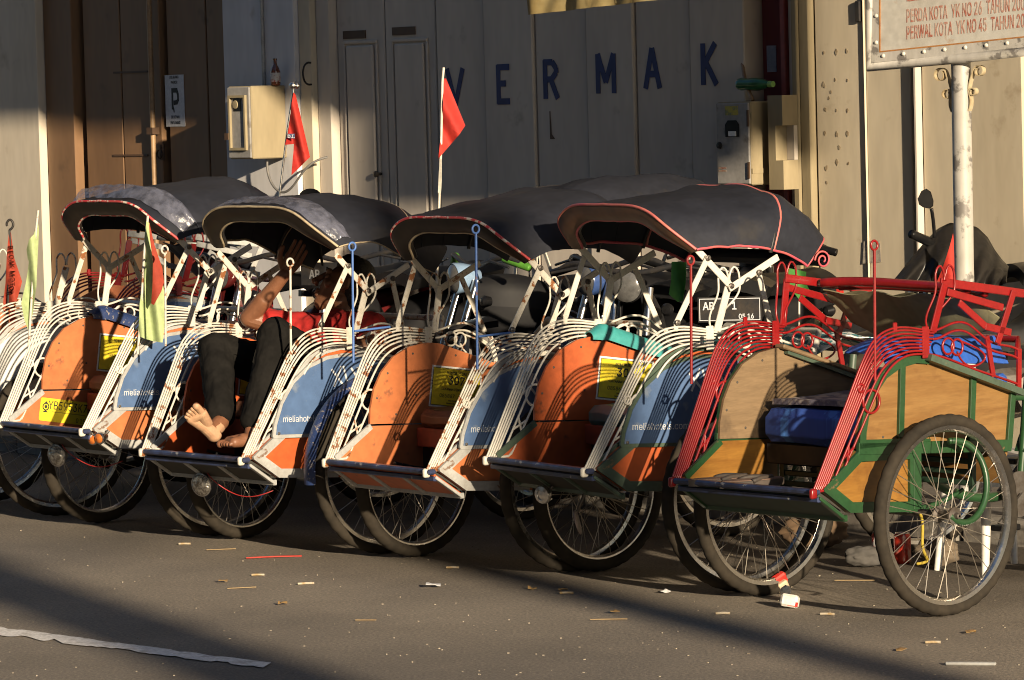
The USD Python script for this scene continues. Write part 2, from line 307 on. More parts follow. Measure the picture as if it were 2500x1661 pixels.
def rail(par, s, M, wb=.335, wt=.37, b5=False, plate=True, k_hook=True):
    """one wire side rail; s = -1 or +1"""
    R = sub(par, 'side_rail')
    nn = 40; O = resamp(spline(RAIL_O, 90), nn); I = resamp(spline(RAIL_I, 90), nn)
    if b5: O = O + np.array([[-.01, .035]]) * np.clip((O[:, 1:2] - .5) / .4, 0, 1); I = I + np.array([[.0, .015]]) * np.clip((I[:, 1:2] - .5) / .4, 0, 1)
    t = np.linspace(0, 1, nn); sm = np.clip((t - .42) / .5, 0, 1); sm = sm * sm * (3 - 2 * sm)
    W3 = lambda P: np.stack([P[:, 0], s * (wb + (wt - wb) * np.clip((P[:, 1] - .46) / .44, 0, 1)), P[:, 1]], 1)
    rods = []
    WL_, WH_ = (WL0, WH0) if not b5 else ([0, .09, .18, .27, .36, .45, .54, .76, 1.0], [0, .10, .22, .35, .48, .61, .74, .87, 1.0])
    for k in range(len(WL_)):
        w = WL_[k] * (1 - sm) + WH_[k] * sm
        rods.append(W3(O * (1 - w[:, None]) + I * w[:, None]))
    for k, P in enumerate(rods): put(R, 'rod', MB().tube(P, .0042 if k < len(WL_) - 2 else .0045, 6), M, True)
    # base bracket, diagonal
    mb = MB(); mb.tube([rods[0][0] + [.004, 0, -.004], rods[-1][0] + [.01, 0, -.004], rods[-1][1]], .0055, 6); mb.tube([rods[4][0] + [0, 0, .002], rods[-1][3]], .0045, 6)
    mb.box(rods[0][0] + [0, 0, -.008], (.03, .02, .035), ch=.006)
    put(R, 'foot_bracket', mb, M, True)
    # ring between the inner rods
    i = 15 if not b5 else 19; c = (rods[-2][i] + rods[-1][i]) / 2; c = c * .55 + rods[-1][i] * .45
    put(R, 'ring', MB().ring(c, .040, .0048, n=26), M, True)
    c2 = (rods[3][i - 1] + rods[4][i - 1]) / 2; put(R, 'ring', MB().ring(c2 + [0, s * .004, 0], .014, .0045, n=16), M, True)
    mb = MB(); a, b_ = rods[-2][6], rods[-1][9]; mb.tube([a, b_], .0045, 6); mb.tube([rods[-2][9], rods[-1][6]], .0045, 6); put(R, 'cross_wire', mb, M, True)
    # upright plate where the rods end and the post with its two loops
    zt, zb = rods[0][-1][2], rods[-1][-1][2]
    put(R, 'end_plate', MB().box((.006, s * wt, (zt + zb) / 2 + .002), (.034, .008, zt - zb + .03), ch=.003), M)
    pf = -.055
    if b5: pf = -.06
    P0 = np.array([pf + .03, s * wt, zt - .005]); P1 = np.array([pf - .015, s * (wt + .02), 1.115 + (.03 if b5 else 0)])
    put(R, 'post', MB().bar(P0, P1, .030, .008, up=(0, 1, 0), ch=.002), M)
    for d in (-1, 1):
        base = P0 + [d * .016, 0, 0]; tp = P1 + [0, 0, .0]
        L_ = [base, base + [d * .012, s * .004, .07], tp + [d * .047, 0, -.02], tp + [d * .047, 0, .02], tp + [d * .040, 0, .05], tp + [d * .025, 0, .062], tp + [d * .011, 0, .05], tp + [d * .006, 0, .01]]
        put(R, 'wire_loop', MB().tube(spline(L_, 30), .0042, 6), M, True)
    # rear waves
    y = s * wt
    wv = [[(-.03, zt), (-.08, zt + .008), (-.13, zt + .02), (-.19, zt + .018), (-.26, zt - .02), (-.33, zt - .06), (-.40, zt - .075), (-.47, zt - .10)],
          [(-.03, zt - .03), (-.08, zt - .022), (-.13, zt - .008), (-.19, zt - .012), (-.26, zt - .05), (-.33, zt - .088), (-.40, zt - .105), (-.47, zt - .13)],
          [(0, zb + .0), (-.08, zb - .015), (-.20, zb - .055), (-.33, zb - .095), (-.46, zb - .135)]]
    for q in wv: put(R, 'rear_rod', MB().tube([(a, y, b) for a, b in spline(q, 30)], .0048, 6), M, True)
    put(R, 'rear_bracket', MB().bar((-.30, y, zt - .035), (-.33, y, zb - .10), .02, .008), M)
    put(R, 'rear_bracket', MB().bar((-.465, y, zt - .09), (-.46, y, zb - .15), .02, .008), M)
    for (a, b, r) in ((-.105, zb + .022, .028), (-.15, zb + .016, .028)):
        put(R, 'rear_ring', MB().ring((a, y, b), r, .0045, n=20), M, True)
    put(R, 'rear_scroll', MB().tube([(a, y, b) for a, b in spline([(-.17, zb + .035), (-.24, zb + .01), (-.29, zb - .03), (-.24, zb - .055), (-.17, zb - .03), (-.15, zb)], 24)], .0042, 6), M, True)
    put(R, 'bolt_lug', MB().box((.155, s * (wt + .0), zt + .022), (.018, .010, .034), ch=.003), M)
    return R, P0, P1

ARCH = [(0, 1.412, .21), (.13, 1.410, .209), (.235, 1.400, .205), (.30, 1.378, .198), (.345, 1.350, .188), (.385, 1.305, .150), (.42, 1.248, .088)]
MID = [(0, 1.447, -.07), (.14, 1.444, -.07), (.25, 1.430, -.07), (.33, 1.402, -.07), (.385, 1.358, -.07), (.415, 1.31, -.07), (.425, 1.255, -.07)]
BOW = [(0, 1.458, -.33), (.15, 1.455, -.33), (.26, 1.440, -.325), (.34, 1.408, -.31), (.39, 1.362, -.29), (.415, 1.31, -.265), (.42, 1.235, -.24)]
FLAP = [(0, 1.285, -.56), (.15, 1.282, -.56), (.26, 1.275, -.555), (.34, 1.262, -.54), (.38, 1.24, -.50), (.40, 1.21, -.46), (.40, 1.165, -.42)]
IN = [(0, 1.352, .165), (.09, 1.352, .165), (.17, 1.348, .163), (.235, 1.328, .160), (.285, 1.300, .145), (.325, 1.270, .110), (.365, 1.238, .070)]
def sect(S, n=19):
    P = resamp(spline([(f, w, z) for w, z, f in S], 60), n); L_ = P[::-1].copy(); L_[:, 1] *= -1
    return np.vstack([L_, P[1:]])   # from w negative to w positive

def hood(par, o):
    H_ = sub(par, 'hood'); sx = o.get('hood_s', (1, 1, 1)); dz = o.get('hood_dz', (0, 0, 0)); seed = o['i']
    S = [sect(ARCH), sect(MID), sect(BOW), sect(FLAP)]
    for k, d in enumerate((dz[0], dz[1], dz[2], dz[2])): S[k] = S[k] + [0, 0, d]
    from scipy.interpolate import PchipInterpolator
    kn = np.array([0, .36, .66, 1.0]); tt = np.linspace(0, 1, 30)
    G = PchipInterpolator(kn, np.stack(S))(tt)
    nz = meshkit.fbm(G * 6.5 + seed * 3.1, 3, seed=seed) - .5; nz2 = meshkit.fbm(G * np.array([22, 9, 12]) + seed, 2, seed=seed + 5) - .5
    fade = np.minimum(1, np.minimum(tt / .06, (1 - tt) / .06))[:, None] * np.ones(G.shape[1])
    edge = np.minimum(1, 6 * np.minimum(np.linspace(0, 1, G.shape[1]), 1 - np.linspace(0, 1, G.shape[1])))
    G[:, :, 2] += (nz * .034 + nz2 * .016) * fade * (.4 + .6 * edge)
    sag = np.sin(np.clip(tt / .66, 0, 1) * math.pi)[:, None] * .010; G[:, :, 2] -= sag * edge
    put(H_, 'canopy', MB().shell(G[:21], .004), M_CANVAS, 50); put(H_, 'rear_flap', MB().shell(G[20:], .004), M_CANVAS, 50)
    A, B = S[0], sect(IN) + [0, 0, dz[0]]
    V = np.stack([A * (1 - t) + B * t + np.array([.012, 0, -.006]) * math.sin(t * math.pi) for t in np.linspace(0, 1, 5)])
    sm_ = PchipInterpolator(kn, np.stack(S))
    for row in (7, 13): put(H_, 'canopy_seam', MB().tube(G[row] + [0, 0, .0005], .0022, 4), M_CANVAS, True)
    put(H_, 'visor', MB().shell(V[::-1], .004), o.get('visor', M_VISOR), 50)
    put(H_, 'outer_piping', MB().tube(A + [.003, 0, .002], .0055, 6), o['pipe_out'], True)
    put(H_, 'inner_piping', MB().tube(B + [.004, 0, 0], .0050, 6), o['pipe_in'], True)
    if o.get('side_pipe'):
        for j in (0, G.shape[1] - 1): put(H_, 'side_piping', MB().tube(G[:, j], .0055, 6), M_PIPE_P, True)
        put(H_, 'bow_piping', MB().tube(G[20] + [0, 0, .002], .0055, 6), M_PIPE_O, True)
        put(H_, 'rear_piping', MB().tube(G[-1], .0055, 6), M_PIPE_P, True)
        roll = []
        for k in range(34): a = k * .32; r = .036 - .00085 * k; roll.append((-.48 + r * math.cos(a), .40, 1.185 + r * math.sin(a)))
        rb = MB(); RG = np.stack([np.array(roll) + [0, d, 0] for d in (-.8, -.5, -.25, 0.015)]); rb.shell(RG, .003); put(H_, 'rolled_flap', rb, M_CANVAS, 50)
        put(H_, 'roll_piping', MB().tube(np.array(roll) + [0, .016, 0], .004, 5), M_PIPE_P, True)
    elif o.get('light_edge'):
        for j in (0, G.shape[1] - 1): put(H_, 'side_piping', MB().tube(G[:, j], .0045, 6), M_PIPE_T, True)
        put(H_, 'bow_piping', MB().tube(G[20] + [0, 0, .002], .0045, 6), M_PIPE_T, True)
    # bows and arms
    put(H_, 'front_bow', MB().tube(B + [-.008, 0, .008], .007, 6), M_BLACK, True); put(H_, 'rear_bow', MB().tube(S[2] + [0, 0, -.012], .008, 6), M_BLACK, True)
    Ma = o['arm']
    for s in (-1, 1):
        y = s * .40; pv = (-.075, y, 1.105)
        f1 = (.085, s * .395, 1.262); r1 = (-.285, s * .405, 1.205)
        put(H_, 'front_arm', MB().bar(pv, f1, .026, .007, ch=.002), Ma); put(H_, 'rear_arm', MB().bar((-.06, y + s * .007, 1.098), r1, .026, .007, ch=.002), Ma)
        put(H_, 'front_strut', MB().bar((.155, s * .372, .978), (.030, s * .41, 1.222), .024, .007, ch=.002), Ma)
        put(H_, 'rear_strut', MB().bar((-.275, s * .372, .925), (-.19, s * .41, 1.155), .024, .007, ch=.002), Ma)
        for c in ((-.07, y, 1.108), (.035, s * .405, 1.215), (.155, s * .375, .985), (-.19, s * .41, 1.152)): put(H_, 'bolt', MB().lathe([(0, .0), (.011, .0), (.011, .009), (.006, .011), (.005, .016), (0, .017)], np.array(c) + [0, s * .004, 0], (0, s, 0), 8), M_HUB)
    return H_

def number_sign(tub, o):
    """yellow number sign on the inner face of the side panel at y < 0, facing +y"""
    y = -.338; X = np.array([-.984, 0, -.145]); X /= np.linalg.norm(X); Z = np.array([0, 1, 0]); Y = np.cross(Z, X)
    if Y[2] < 0: Y = -Y
    w, h = .250, .165; c0 = np.array([-.085, y, .727]) if o['i'] != 3 else np.array([-.095, y, .715])
    rect = lambda a, b: [(-a / 2, -b / 2), (a / 2, -b / 2), (a / 2, b / 2), (-a / 2, b / 2)]
    S = put(tub, 'number_sign', MB().prism(rect(w, h), c0, X, Y, Z, .003), M_SIGNW)
    put(S, 'sign_border', MB().prism(Polygon(rect(w - .014, h - .014)).difference(Polygon(rect(w - .019, h - .019))), c0 + Z * .0032, X, Y, Z, .0006), M_INK)
    put(S, 'sign_face', MB().prism(rect(w - .0192, h - .0192), c0 + Z * .0031, X, Y, Z, .0005), M_YEL)
    def tx(s, hh, u, v, bold=True, sq=.9):
        a, f = text(s, hh, bold, .0006, sq); put(S, 'lettering', (c0 + Z * .0038 + np.outer(a[:, 0] + u, X) + np.outer(a[:, 1] + v, Y) + np.outer(a[:, 2], Z), f), M_INK)
    tx('NOMOR BECAK', .011, 0, .052); tx(o['num'], .032, .0, .012, True, 1.0); tx('LAYANAN PENGADUAN', .010, 0, -.013)
    tx(o.get('phone', '085867'), .0145, -.040 if o['i'] != 1 else -.03, -.042, False, 1.0); tx(o.get('phone2', '98'), .0145, .085, -.042, False, 1.0)
    tx('PAGUYUBAN BECAK', .0055, 0, -.056); tx('Sekretariat: Jalan', .0045, -.02, -.066)
    for du in (-1, 1): put(S, 'screw', MB().lathe([(0, 0), (.004, 0), (.003, .002), (0, .002)], c0 + X * du * .118 + Y * .02 + Z * .003, (0, 1, 0), 8), M_HUB)

def rickshaw(i, o, loc, yaw):
    global wheel_src, small_src
    o = dict(o); o['i'] = i
    T = thing('cycle_rickshaw', o['label'], 'cycle rickshaw', loc, 180 + yaw, 'cycle rickshaws parked in a row')
    dz = o.get('dz', 0.0); b5 = o.get('b5', False)
    # wheels
    tr = o.get('track', .40)
    for s in (-1, 1):
        wf, ww, wz, rr_ = o.get('wheels', {}).get(s, (0, tr, 0, .35))
        if rr_ < .34:
            if small_src is None: small_src = sub(T, 'wheel', (wf, s * ww, rr_), wz); wheel_parts(small_src, rr_)
            else: ref(T, 'wheel', small_src, (wf, s * ww, rr_), wz)
        elif wheel_src is None: wheel_src = sub(T, 'wheel', (wf, s * ww, .35)); wheel_parts(wheel_src, .35, .0225, .0235)
        else: ref(T, 'wheel', wheel_src, (wf, s * ww, .35), wz)
    ref(T, 'wheel', wheel_src, (-1.22, 0, .35))
    tub = sub(T, 'passenger_tub', (0, 0, dz))
    ys, th = .348, .012
    Mi, Mf, Ml = o['panel'], o['frame'], o.get('lower', o['panel'])
    for s in (-1, 1):
        a, b = (ys - th, ys) if s > 0 else (-ys, -ys + th)
        SP = put(tub, 'side_panel', MB().side(SIDE, a, b), o.get('panel_in', Mi) if s < 0 else o.get('panel_out', Mi))
        put(tub, 'footwell_panel', MB().side(LOWER, a, b), Ml)
        # screws on the inner face
        for k, (f, z) in enumerate(((.29, .70), (.235, .795), (.11, .865), (.20, .63), (.10, .70), (-.1, .845))):
            yy_ = (-ys + th) if s < 0 else ys
            put(SP, 'screw', MB().lathe([(0, 0), (.005, 0), (.004, .002), (0, .0025)], (f, yy_, z), (0, 1, 0), 8), M_HUB)
        # frame: lower band outside (and its front edge seen from inside)
        fr = Polygon(LOWER).difference(offset_in(LOWER, .036)).difference(Polygon([(.02, .30), (.02, .7), (.075, .7), (.075, .30)]) if not b5 else Polygon([(2, 2), (2, 3), (3, 3)]))
        y0 = ys if s > 0 else -ys - .012
        put(tub, 'footwell_frame', MB().side(fr, y0 - .001 * s, y0 + .012), Mf)
        lip_in = LineString([(.327, .592), (.500, .478)]).buffer(.012, cap_style=2)
        yi = (ys - th - .010) if s > 0 else (-ys + th)
        put(tub, 'footwell_edge', MB().side(lip_in, yi, yi + .010), Mf)
        if b5:
            U = Polygon(SIDE); ring_ = U.difference(U.buffer(-.030)); arc = ring_.intersection(Polygon([(-.02, .60), (.4, .60), (.4, 1), (-.02, 1)]))
            put(tub, 'arched_frame', MB().side(arc, y0 - .0, y0 + .014), Mf)
            put(tub, 'frame_rail', MB().bar((.33, y0 + .006, .600), (-.43, y0 + .006, .553), .042, .016, ch=.002), Mf)
            for (f0, z0, f1, z1) in ((.105, .880, .122, .622), (-.247, .815, -.228, .585), (-.447, .745, -.42, .545)): put(tub, 'frame_upright', MB().bar((f0, y0 + .006, z0), (f1, y0 + .006, z1), .026, .015, ch=.002), Mf)
            put(tub, 'frame_upright', MB().bar((.046, y0 + .007, .585), (.05, y0 + .007, .368), .038, .016, ch=.002), Mf)
            put(tub, 'sloping_ledge', MB().bar((.0, y0 + .02, .893), (-.47, y0 + .02, .738), .022, .05), M_DKGREEN)
            put(tub, 'arm_rest', MB().bar((.03, s * .33, .912), (-.46, s * .33, .756), .016, .05, ch=.004), M_WOODP)
        elif s > 0:
            # advertising panel mounted outboard on a grey border
            AD = [(.405, .545), (.395, .60), (.36, .685), (.30, .765), (.215, .825), (.12, .855), (.02, .862), (-.10, .850), (-.42, .735), (-.40, .515), (-.05, .52), (.2, .535)]
            P_ = Polygon(AD).buffer(-.008).buffer(.008)
            rim_ = SIDE[:7]
            put(tub, 'advert_border', MB().side(P_, ys + .006, ys + .016), M_GREY if i != 4 else M_DKGREEN)
            A_ = put(tub, 'advert_panel', MB().side(P_.buffer(-.014), ys + .014, ys + .0185), o.get('advert', M_BLUE))
            arcb = Polygon(SIDE).difference(Polygon(SIDE).buffer(-.03)).intersection(Polygon([(-.3, .60), (.4, .60), (.4, 1), (-.3, 1)]))
            put(tub, 'arched_frame', MB().side(arcb, ys - .001, ys + .0055), Mf)
            if o.get('adtext', True):
                a, f = text('meliahotels.com', .025, False, .0008, .95, centre=False)
                X = np.array([-.995, 0, -.05]); Y = np.array([-.05, 0, .995])
                put(A_, 'lettering', (np.array([.355, ys + .0188, .606]) + np.outer(a[:, 0], X) + np.outer(a[:, 1], Y) + np.outer(a[:, 2], [0, 1, 0]), f), M_WTXT)
                st = MB()
                for (p, q) in (((.10, .80), (.04, .73)), ((.09, .73), (.05, .81)), ((.04, .81), (.02, .74)), ((.0, .80), (-.05, .73)), ((-.03, .80), (-.06, .74)), ((-.08, .79), (-.11, .73)), ((-.11, .79), (-.08, .73))): st.bar((p[0], ys + .019, p[1]), (q[0], ys + .019, q[1]), .009, .0012)
                put(A_, 'logo_strokes', st, M_WTXT)
            for (f, z) in ((.375, .562), (.05, .60)): put(A_, 'screw', MB().lathe([(0, 0), (.007, 0), (.006, .003), (0, .004)], (f, ys + .018, z), (0, 1, 0), 8), M_HUB)
    # floor, front apron, lip
    put(tub, 'floor', MB().prism([(-.335, .05), (.335, .05), (.335, .40), (-.335, .40)], (0, 0, .385), (0, 1, 0), (1, 0, 0), (0, 0, 1), .012), M_DARK)
    put(tub, 'front_floor', MB().bar((.385, 0, .392), (.515, 0, .468), .67, .01, up=(-.5, 0, .86)), M_DARK)
    AP = put(tub, 'front_apron', MB().bar((.515, 0, .455), (.395, 0, .374), .69, .010, up=(-.56, 0, .83)), o.get('apron', M_DARK))
    for y in (-.345, -.115, .115, .345) if not b5 else (-.345, .345):
        put(AP, 'apron_rib', MB().bar((.514, y, .447), (.392, y, .364), .022, .012, up=(-.56, 0, .83), ch=.002), o.get('rib', Mf))
    put(AP, 'apron_rail', MB().box((.388, 0, .366), (.02, .70, .022), ch=.003), o.get('rib', Mf)); put(AP, 'apron_rail', MB().box((.512, 0, .440), (.018, .70, .018), ch=.003), o.get('lip2', M_NAVY))
    put(tub, 'front_lip', MB().box((.531, 0, .468), (.036, .72, .020), ch=.006), o.get('lip', M_NAVY))
    # seat
    put(tub, 'seat_front_board', MB().box((.10, 0, .535), (.03, .64, .075), ch=.004), o.get('seat_board', M_SEATRED))
    if not b5: put(tub, 'seat_skirt', MB().box((.075, 0, .44), (.012, .655, .11)), M_BLACK)
    cz = .605 if not b5 else .64; ch_ = .085 if not b5 else .12
    cm = MB().box((-.13, 0, cz), (.50 if not b5 else .56, .62, ch_), ch=.028)
    v, f = cm.get(); tmh = trimesh.Trimesh(v, f).subdivide().subdivide().subdivide(); v = np.array(tmh.vertices); v[:, 2] += (meshkit.fbm(v * 9 + i, 3, seed=i) - .5) * .03; v[:, 0] += (meshkit.fbm(v * 8 + 3 * i, 2, seed=i + 9) - .5) * .02
    put(tub, 'seat_cushion', (v, np.array(tmh.faces)), o['cushion'], 60)
    if b5: put(tub, 'cushion_cover', MB().shell([[(x, y, cz + ch_ / 2 + .012 + .005 * math.sin(9 * x + 5 * y)) for x in np.linspace(.115, -.36, 10)] for y in np.linspace(-.285, .285, 12)], -.02), M_CUSH_TOP, 50)
    put(tub, 'seat_back', MB().bar((-.33, 0, .60), (-.46, 0, .86 if not b5 else .80), .64, .05, up=(1, 0, .4), ch=.015), o.get('seat_back', M_CUSH_BR))
    put(tub, 'rear_board', MB().bar((-.40, 0, .42), (-.47, 0, .74), .68, .012, up=(1, 0, .2)), Mi)
    if o.get('arm_cover'):
        cv = [[(f, -.345 + .035 * math.cos(a), .905 - .345 * max(0, (-f - .0)) + .052 * (.35 + .65 * min(1, (.08 - f) / .06)) * math.sin(a) - .008) for a in np.linspace(-.2, math.pi + .2, 12)] for f in np.linspace(.07, -.44, 22)]
        put(tub, 'arm_cushion', MB().shell(np.array(cv), .004), o['arm_cover'], 50)
    if o.get('num'): number_sign(tub, o)
    if o.get('plate'):
        c0 = np.array([.225, -.3355, .497]); X = np.array([-.985, 0, -.17]); X /= np.linalg.norm(X); Y = np.array([-X[2], 0, X[0]]); Y = Y if Y[2] > 0 else -Y; Z = np.array([0, 1, 0])
        PL = put(tub, 'licence_plate', MB().prism(Polygon([(-.12, -.05), (.12, -.05), (.12, .05), (-.12, .05)]).buffer(-.008).buffer(.008, resolution=2), c0, X, Y, Z, .002), M_YEL)
        def tx(s, hh, u, v, sq=.8):
            a, f = text(s, hh, False, .0006, sq); put(PL, 'lettering', (c0 + Z * .0022 + np.outer(a[:, 0] + u, X) + np.outer(a[:, 1] + v, Y) + np.outer(a[:, 2], Z), f), M_INK)
        tx('YB5953K7', .036, .018, .004, .78); tx('0 15', .020, .09, -.043)
        put(PL, 'line', MB().prism([(-.06, -.008), (.11, -.008), (.11, -.006), (-.06, -.006)], c0 + Z * .0022, X, Y, Z, .0006), M_INK)
        em = Point(-.092, .012).buffer(.017).difference(Point(-.092, .012).buffer(.012)).union(Point(-.092, .012).buffer(.007)).union(Polygon([(-.10, .028), (-.084, .028), (-.092, .036)])).union(Polygon([(-.107, -.012), (-.077, -.012), (-.092, -.003)]))
        put(PL, 'emblem', MB().prism(em, c0 + Z * .0022, X, Y, Z, .0006), M_INK)
    # rails
    Mr = o['rail']; bb = o.get('wb', .335)
    for s in (-1, 1):
        R, P0, P1 = rail(tub, s, Mr, bb if not b5 else .352, .372, b5)
    if o.get('hood') == 'up': hood(tub, o)
    elif o.get('hood') == 'folded': folded_hood(tub, o)
    # running gear
    g = MB(); g.tube([(0, -tr + .03, .35), (0, tr - .03, .35)], .014, 8); put(T, 'axle', g, M_HUB, True)
    for s in (-1, 1):
        sp = MB()
        for k in range(4): sp.tube(spline([(.24 - .04 * k, s * .30, .40 - .012 * k + .0), (0, s * .30, .355 + .003 * k), (-.24 + .04 * k, s * .30, .41 - .012 * k)], 12), .007, 5)
        put(T, 'leaf_spring', sp, Mf if b5 else M_BLACK, True)
        fk = MB().tube(spline([(.02, s * (tr + .035), .35), (-.09, s * (tr + .04), .33), (-.17, s * (tr + .03), .42), (-.16, s * (tr + .0), .55), (-.05, s * (tr - .03), .60)], 20), .012, 8)
        put(T, 'wheel_stay', fk, Mf if b5 else M_BLACK, True)
        if o.get('fender') and s in o['fender']:
            aa = np.radians(np.linspace(-6, 150, 34)); pr = np.linspace(-1, 1, 7); wf, ww, wz, rr_ = o.get('wheels', {}).get(s, (0, tr, 0, .35))
            G = [[(wf + (.374 + .016 * (1 - p * p)) * math.cos(a), s * ww + .035 * p, .35 + (.374 + .016 * (1 - p * p)) * math.sin(a)) for p in pr] for a in aa]
            put(T, 'fender', MB().shell(np.array(G), .003), o.get('fender_m', M_BLUEFEN), 50)
    bk = MB(); bk.tube(spline([(-.38, 0, .42), (-.62, 0, .33), (-.86, 0, .34)], 12), .018, 8); bk.tube([(-.86, 0, .34), (-.92, 0, .80)], .016, 8); bk.tube([(-.45, 0, .70), (-.90, 0, .68)], .016, 8)
    for s in (-1, 1): bk.tube([(-.86, s * .03, .33), (-1.22, s * .05, .35)], .010, 6); bk.tube([(-.90, s * .02, .70), (-1.22, s * .05, .36)], .009, 6)
    BF = put(T, 'cycle_frame', bk, Mf if not o.get('bike') else o['bike'], True)
    sd = MB(); pts = [[(-.79 - .03 * k, y, .84 + .012 * math.cos(y * 20) - (.004 if k < 3 else -.012) * k * .4) for y in np.linspace(-(.018 + .0085 * k), (.018 + .0085 * k), 7)] for k in range(9)]
    sd.shell(np.array(pts)[:, ::-1], .03); put(T, 'saddle', sd, M_BLACKPL, 60)
    cr = MB().lathe([(0, -.004), (.085, -.004), (.085, .004), (0, .004)], (-.80, .05, .33), (0, 1, 0), 20); cr.bar((-.80, .07, .33), (-.67, .07, .23), .02, .01); cr.bar((-.80, -.05, .33), (-.93, -.05, .43), .02, .01); put(T, 'chainset', cr, M_HUB)
    pd = MB().box((-.66, .11, .225), (.09, .07, .022), ch=.004); put(T, 'pedal', pd, M_BLACKPL); put(T, 'pedal', MB().box((-.94, -.09, .435), (.09, .07, .022), ch=.004), M_BLACKPL)
    put(T, 'push_bar', MB().tube([(-.50, -.33, .86), (-.54, -.30, .92), (-.54, .30, .92), (-.50, .33, .86)], .013, 8), Mr, True)
    put(T, 'rear_fender', MB().shell(np.array([[(-1.22 + .375 * math.cos(a), .03 * p, .35 + .375 * math.sin(a)) for p in (-1, -.5, 0, .5, 1)] for a in np.radians(np.linspace(20, 170, 20))]), .003), Mf, 50)
    # small fittings
    for (kind, f, y, z) in o.get('lamps', ()):
        z += dz
        L_ = sub(T, {'head': 'headlamp', 'amber': 'indicator_lamp', 'bell': 'bell', 'reflector': 'reflector'}[kind])
        ax = np.array([.90, .30, -.12]); ax /= np.linalg.norm(ax); c = np.array([f, y, z])
        R0 = {'head': .047, 'amber': .026, 'bell': .036, 'reflector': .045}[kind]
        if kind == 'head':
            put(L_, 'shell', MB().lathe([(.004, -.055), (.022, -.045), (.036, -.025), (R0, 0), (R0 + .002, .006), (R0 - .003, .008)], c, ax, 20), M_CHROME, 40)
            put(L_, 'lens', MB().lathe([(R0 - .002, .006), (R0 * .75, .014), (R0 * .4, .019), (.001, .021)], c, ax, 20), M_LAMP, 50)
            put(L_, 'bracket', MB().tube([c + [0, 0, .035], c + [-.01, 0, .075], c + [-.03, 0, .10]], .007, 6), M_HUB, True)
            put(L_, 'wire', MB().tube(spline([c + [-.03, .0, .04], c + [-.01, .02, .06], c + [.0, .04, .05], c + [-.05, .10, -.02], c + [-.09, .20, -.045], c + [-.15, .28, -.02]], 30), .0022, 5), o.get('wire_m', M_REDROD), True)
        elif kind == 'reflector':
            ax2 = np.array([.75, -.62, -.25]); ax2 /= np.linalg.norm(ax2)
            put(L_, 'disc', MB().lathe([(.001, -.004), (R0, -.003), (R0 + .002, 0), (R0, .004), (.001, .009)], c, ax2, 22), mat('grey_pink_reflector', (.22, .17, .15), (.15, .11, .10), .4, .8, 20, .25), 40)
            put(L_, 'bracket', MB().tube([c + [0, 0, .04], c + [-.02, .01, .09], c + [-.04, 0, .13]], .007, 6), M_HUB, True)
        else:
            put(L_, 'body', MB().lathe([(.003, -.04), (.018, -.035), (R0, -.008), (R0, 0), (R0 * .9, .006), (R0 * .55, .010), (R0 * .5, .006), (.001, .009)], c, ax, 18), M_CHROME, 40)
            if kind == 'amber': put(L_, 'lens', MB().lathe([(R0 - .003, .004), (R0 * .6, .014), (.001, .018)], c, ax, 18), M_AMBER, 50)
            put(L_, 'bracket', MB().tube([c - ax * .03, c + [-.045, .0, .03]], .007, 6), M_HUB, True)
    for (s, f, z0, z1, m, stay) in o.get('rods', ()):
        A_ = sub(tub, 'antenna_rod'); y = s * .375
        put(A_, 'shaft', MB().tube([(f + .01, y, z0 - dz), (f, y, z1 - .03 - dz)], .0052, 6), m, True); put(A_, 'ring_tip', MB().ring((f, y, z1 - .014 - dz), .016, .0045, n=16), m, True)
        if stay: put(A_, 'stay', MB().tube([(f, y, .967 - dz * 0), (f - .17, y, .975)], .0048, 6), m, True)
    return T, tub

def folded_hood(par, o):
    H_ = sub(par, 'folded_hood'); Ma = o['arm']
    zc = 1.10
    def bag(t, a):  # sagging canvas bundle hanging under the folded bow, across the tub
        return None
    for s in (-1, 1):
        y = s * .385
        put(H_, 'hood_arm', MB().bar((-.06, y, 1.15), (-.50, y, 1.085), .030, .010, ch=.002), Ma)
        put(H_, 'hood_arm', MB().bar((-.08, y + s * .012, 1.115), (-.36, y + s * .012, 1.045), .026, .008, ch=.002), Ma)
        put(H_, 'hood_link', MB().bar((-.14, y + s * .01, 1.075), (-.27, y + s * .01, .985), .026, .008, ch=.002), Ma)
        put(H_, 'hood_link', MB().bar((-.27, y + s * .01, .985), (-.40, y + s * .01, .955), .026, .008, ch=.002), Ma)
        put(H_, 'hood_link', MB().bar((-.42, y + s * .01, 1.10), (-.33, y + s * .01, .92), .026, .008, ch=.002), Ma)
    bw = spline([(-.22, -.36, 1.125), (-.26, -.20, 1.13), (-.27, 0, 1.125), (-.26, .20, 1.12), (-.22, .36, 1.115)], 24)
    put(H_, 'folded_bow', MB().tube(bw, .017, 8), Ma, True)
    put(H_, 'folded_bow', MB().tube(bw + [-.09, 0, -.02], .014, 8), Ma, True)
    G = []
    for y in np.linspace(-.37, .37, 28):
        u = y / .37; sag = .085 * (1 - u * u) ** .5 if abs(u) < 1 else 0; row = []
        for a in np.linspace(0, 1, 14):
            th_ = a * 2 * math.pi * .98
            row.append((-.30 + (.055 + .02 * math.sin(7 * y)) * math.cos(th_) * (1 + .5 * a), y, 1.08 - .03 - sag * .55 + (.04 + sag * .55) * math.sin(th_ + 1.57) + .008 * math.sin(23 * y + 4 * a)))
        G.append(row)
    put(H_, 'folded_canvas', MB().shell(np.array(G), .004), o.get('folded_m', M_OLIVE), 60)
    put(H_, 'canvas_piping', MB().tube([(r[3][0], r[3][1], r[3][2] + .012) for r in G], .006, 6), M_PIPE_O, True)
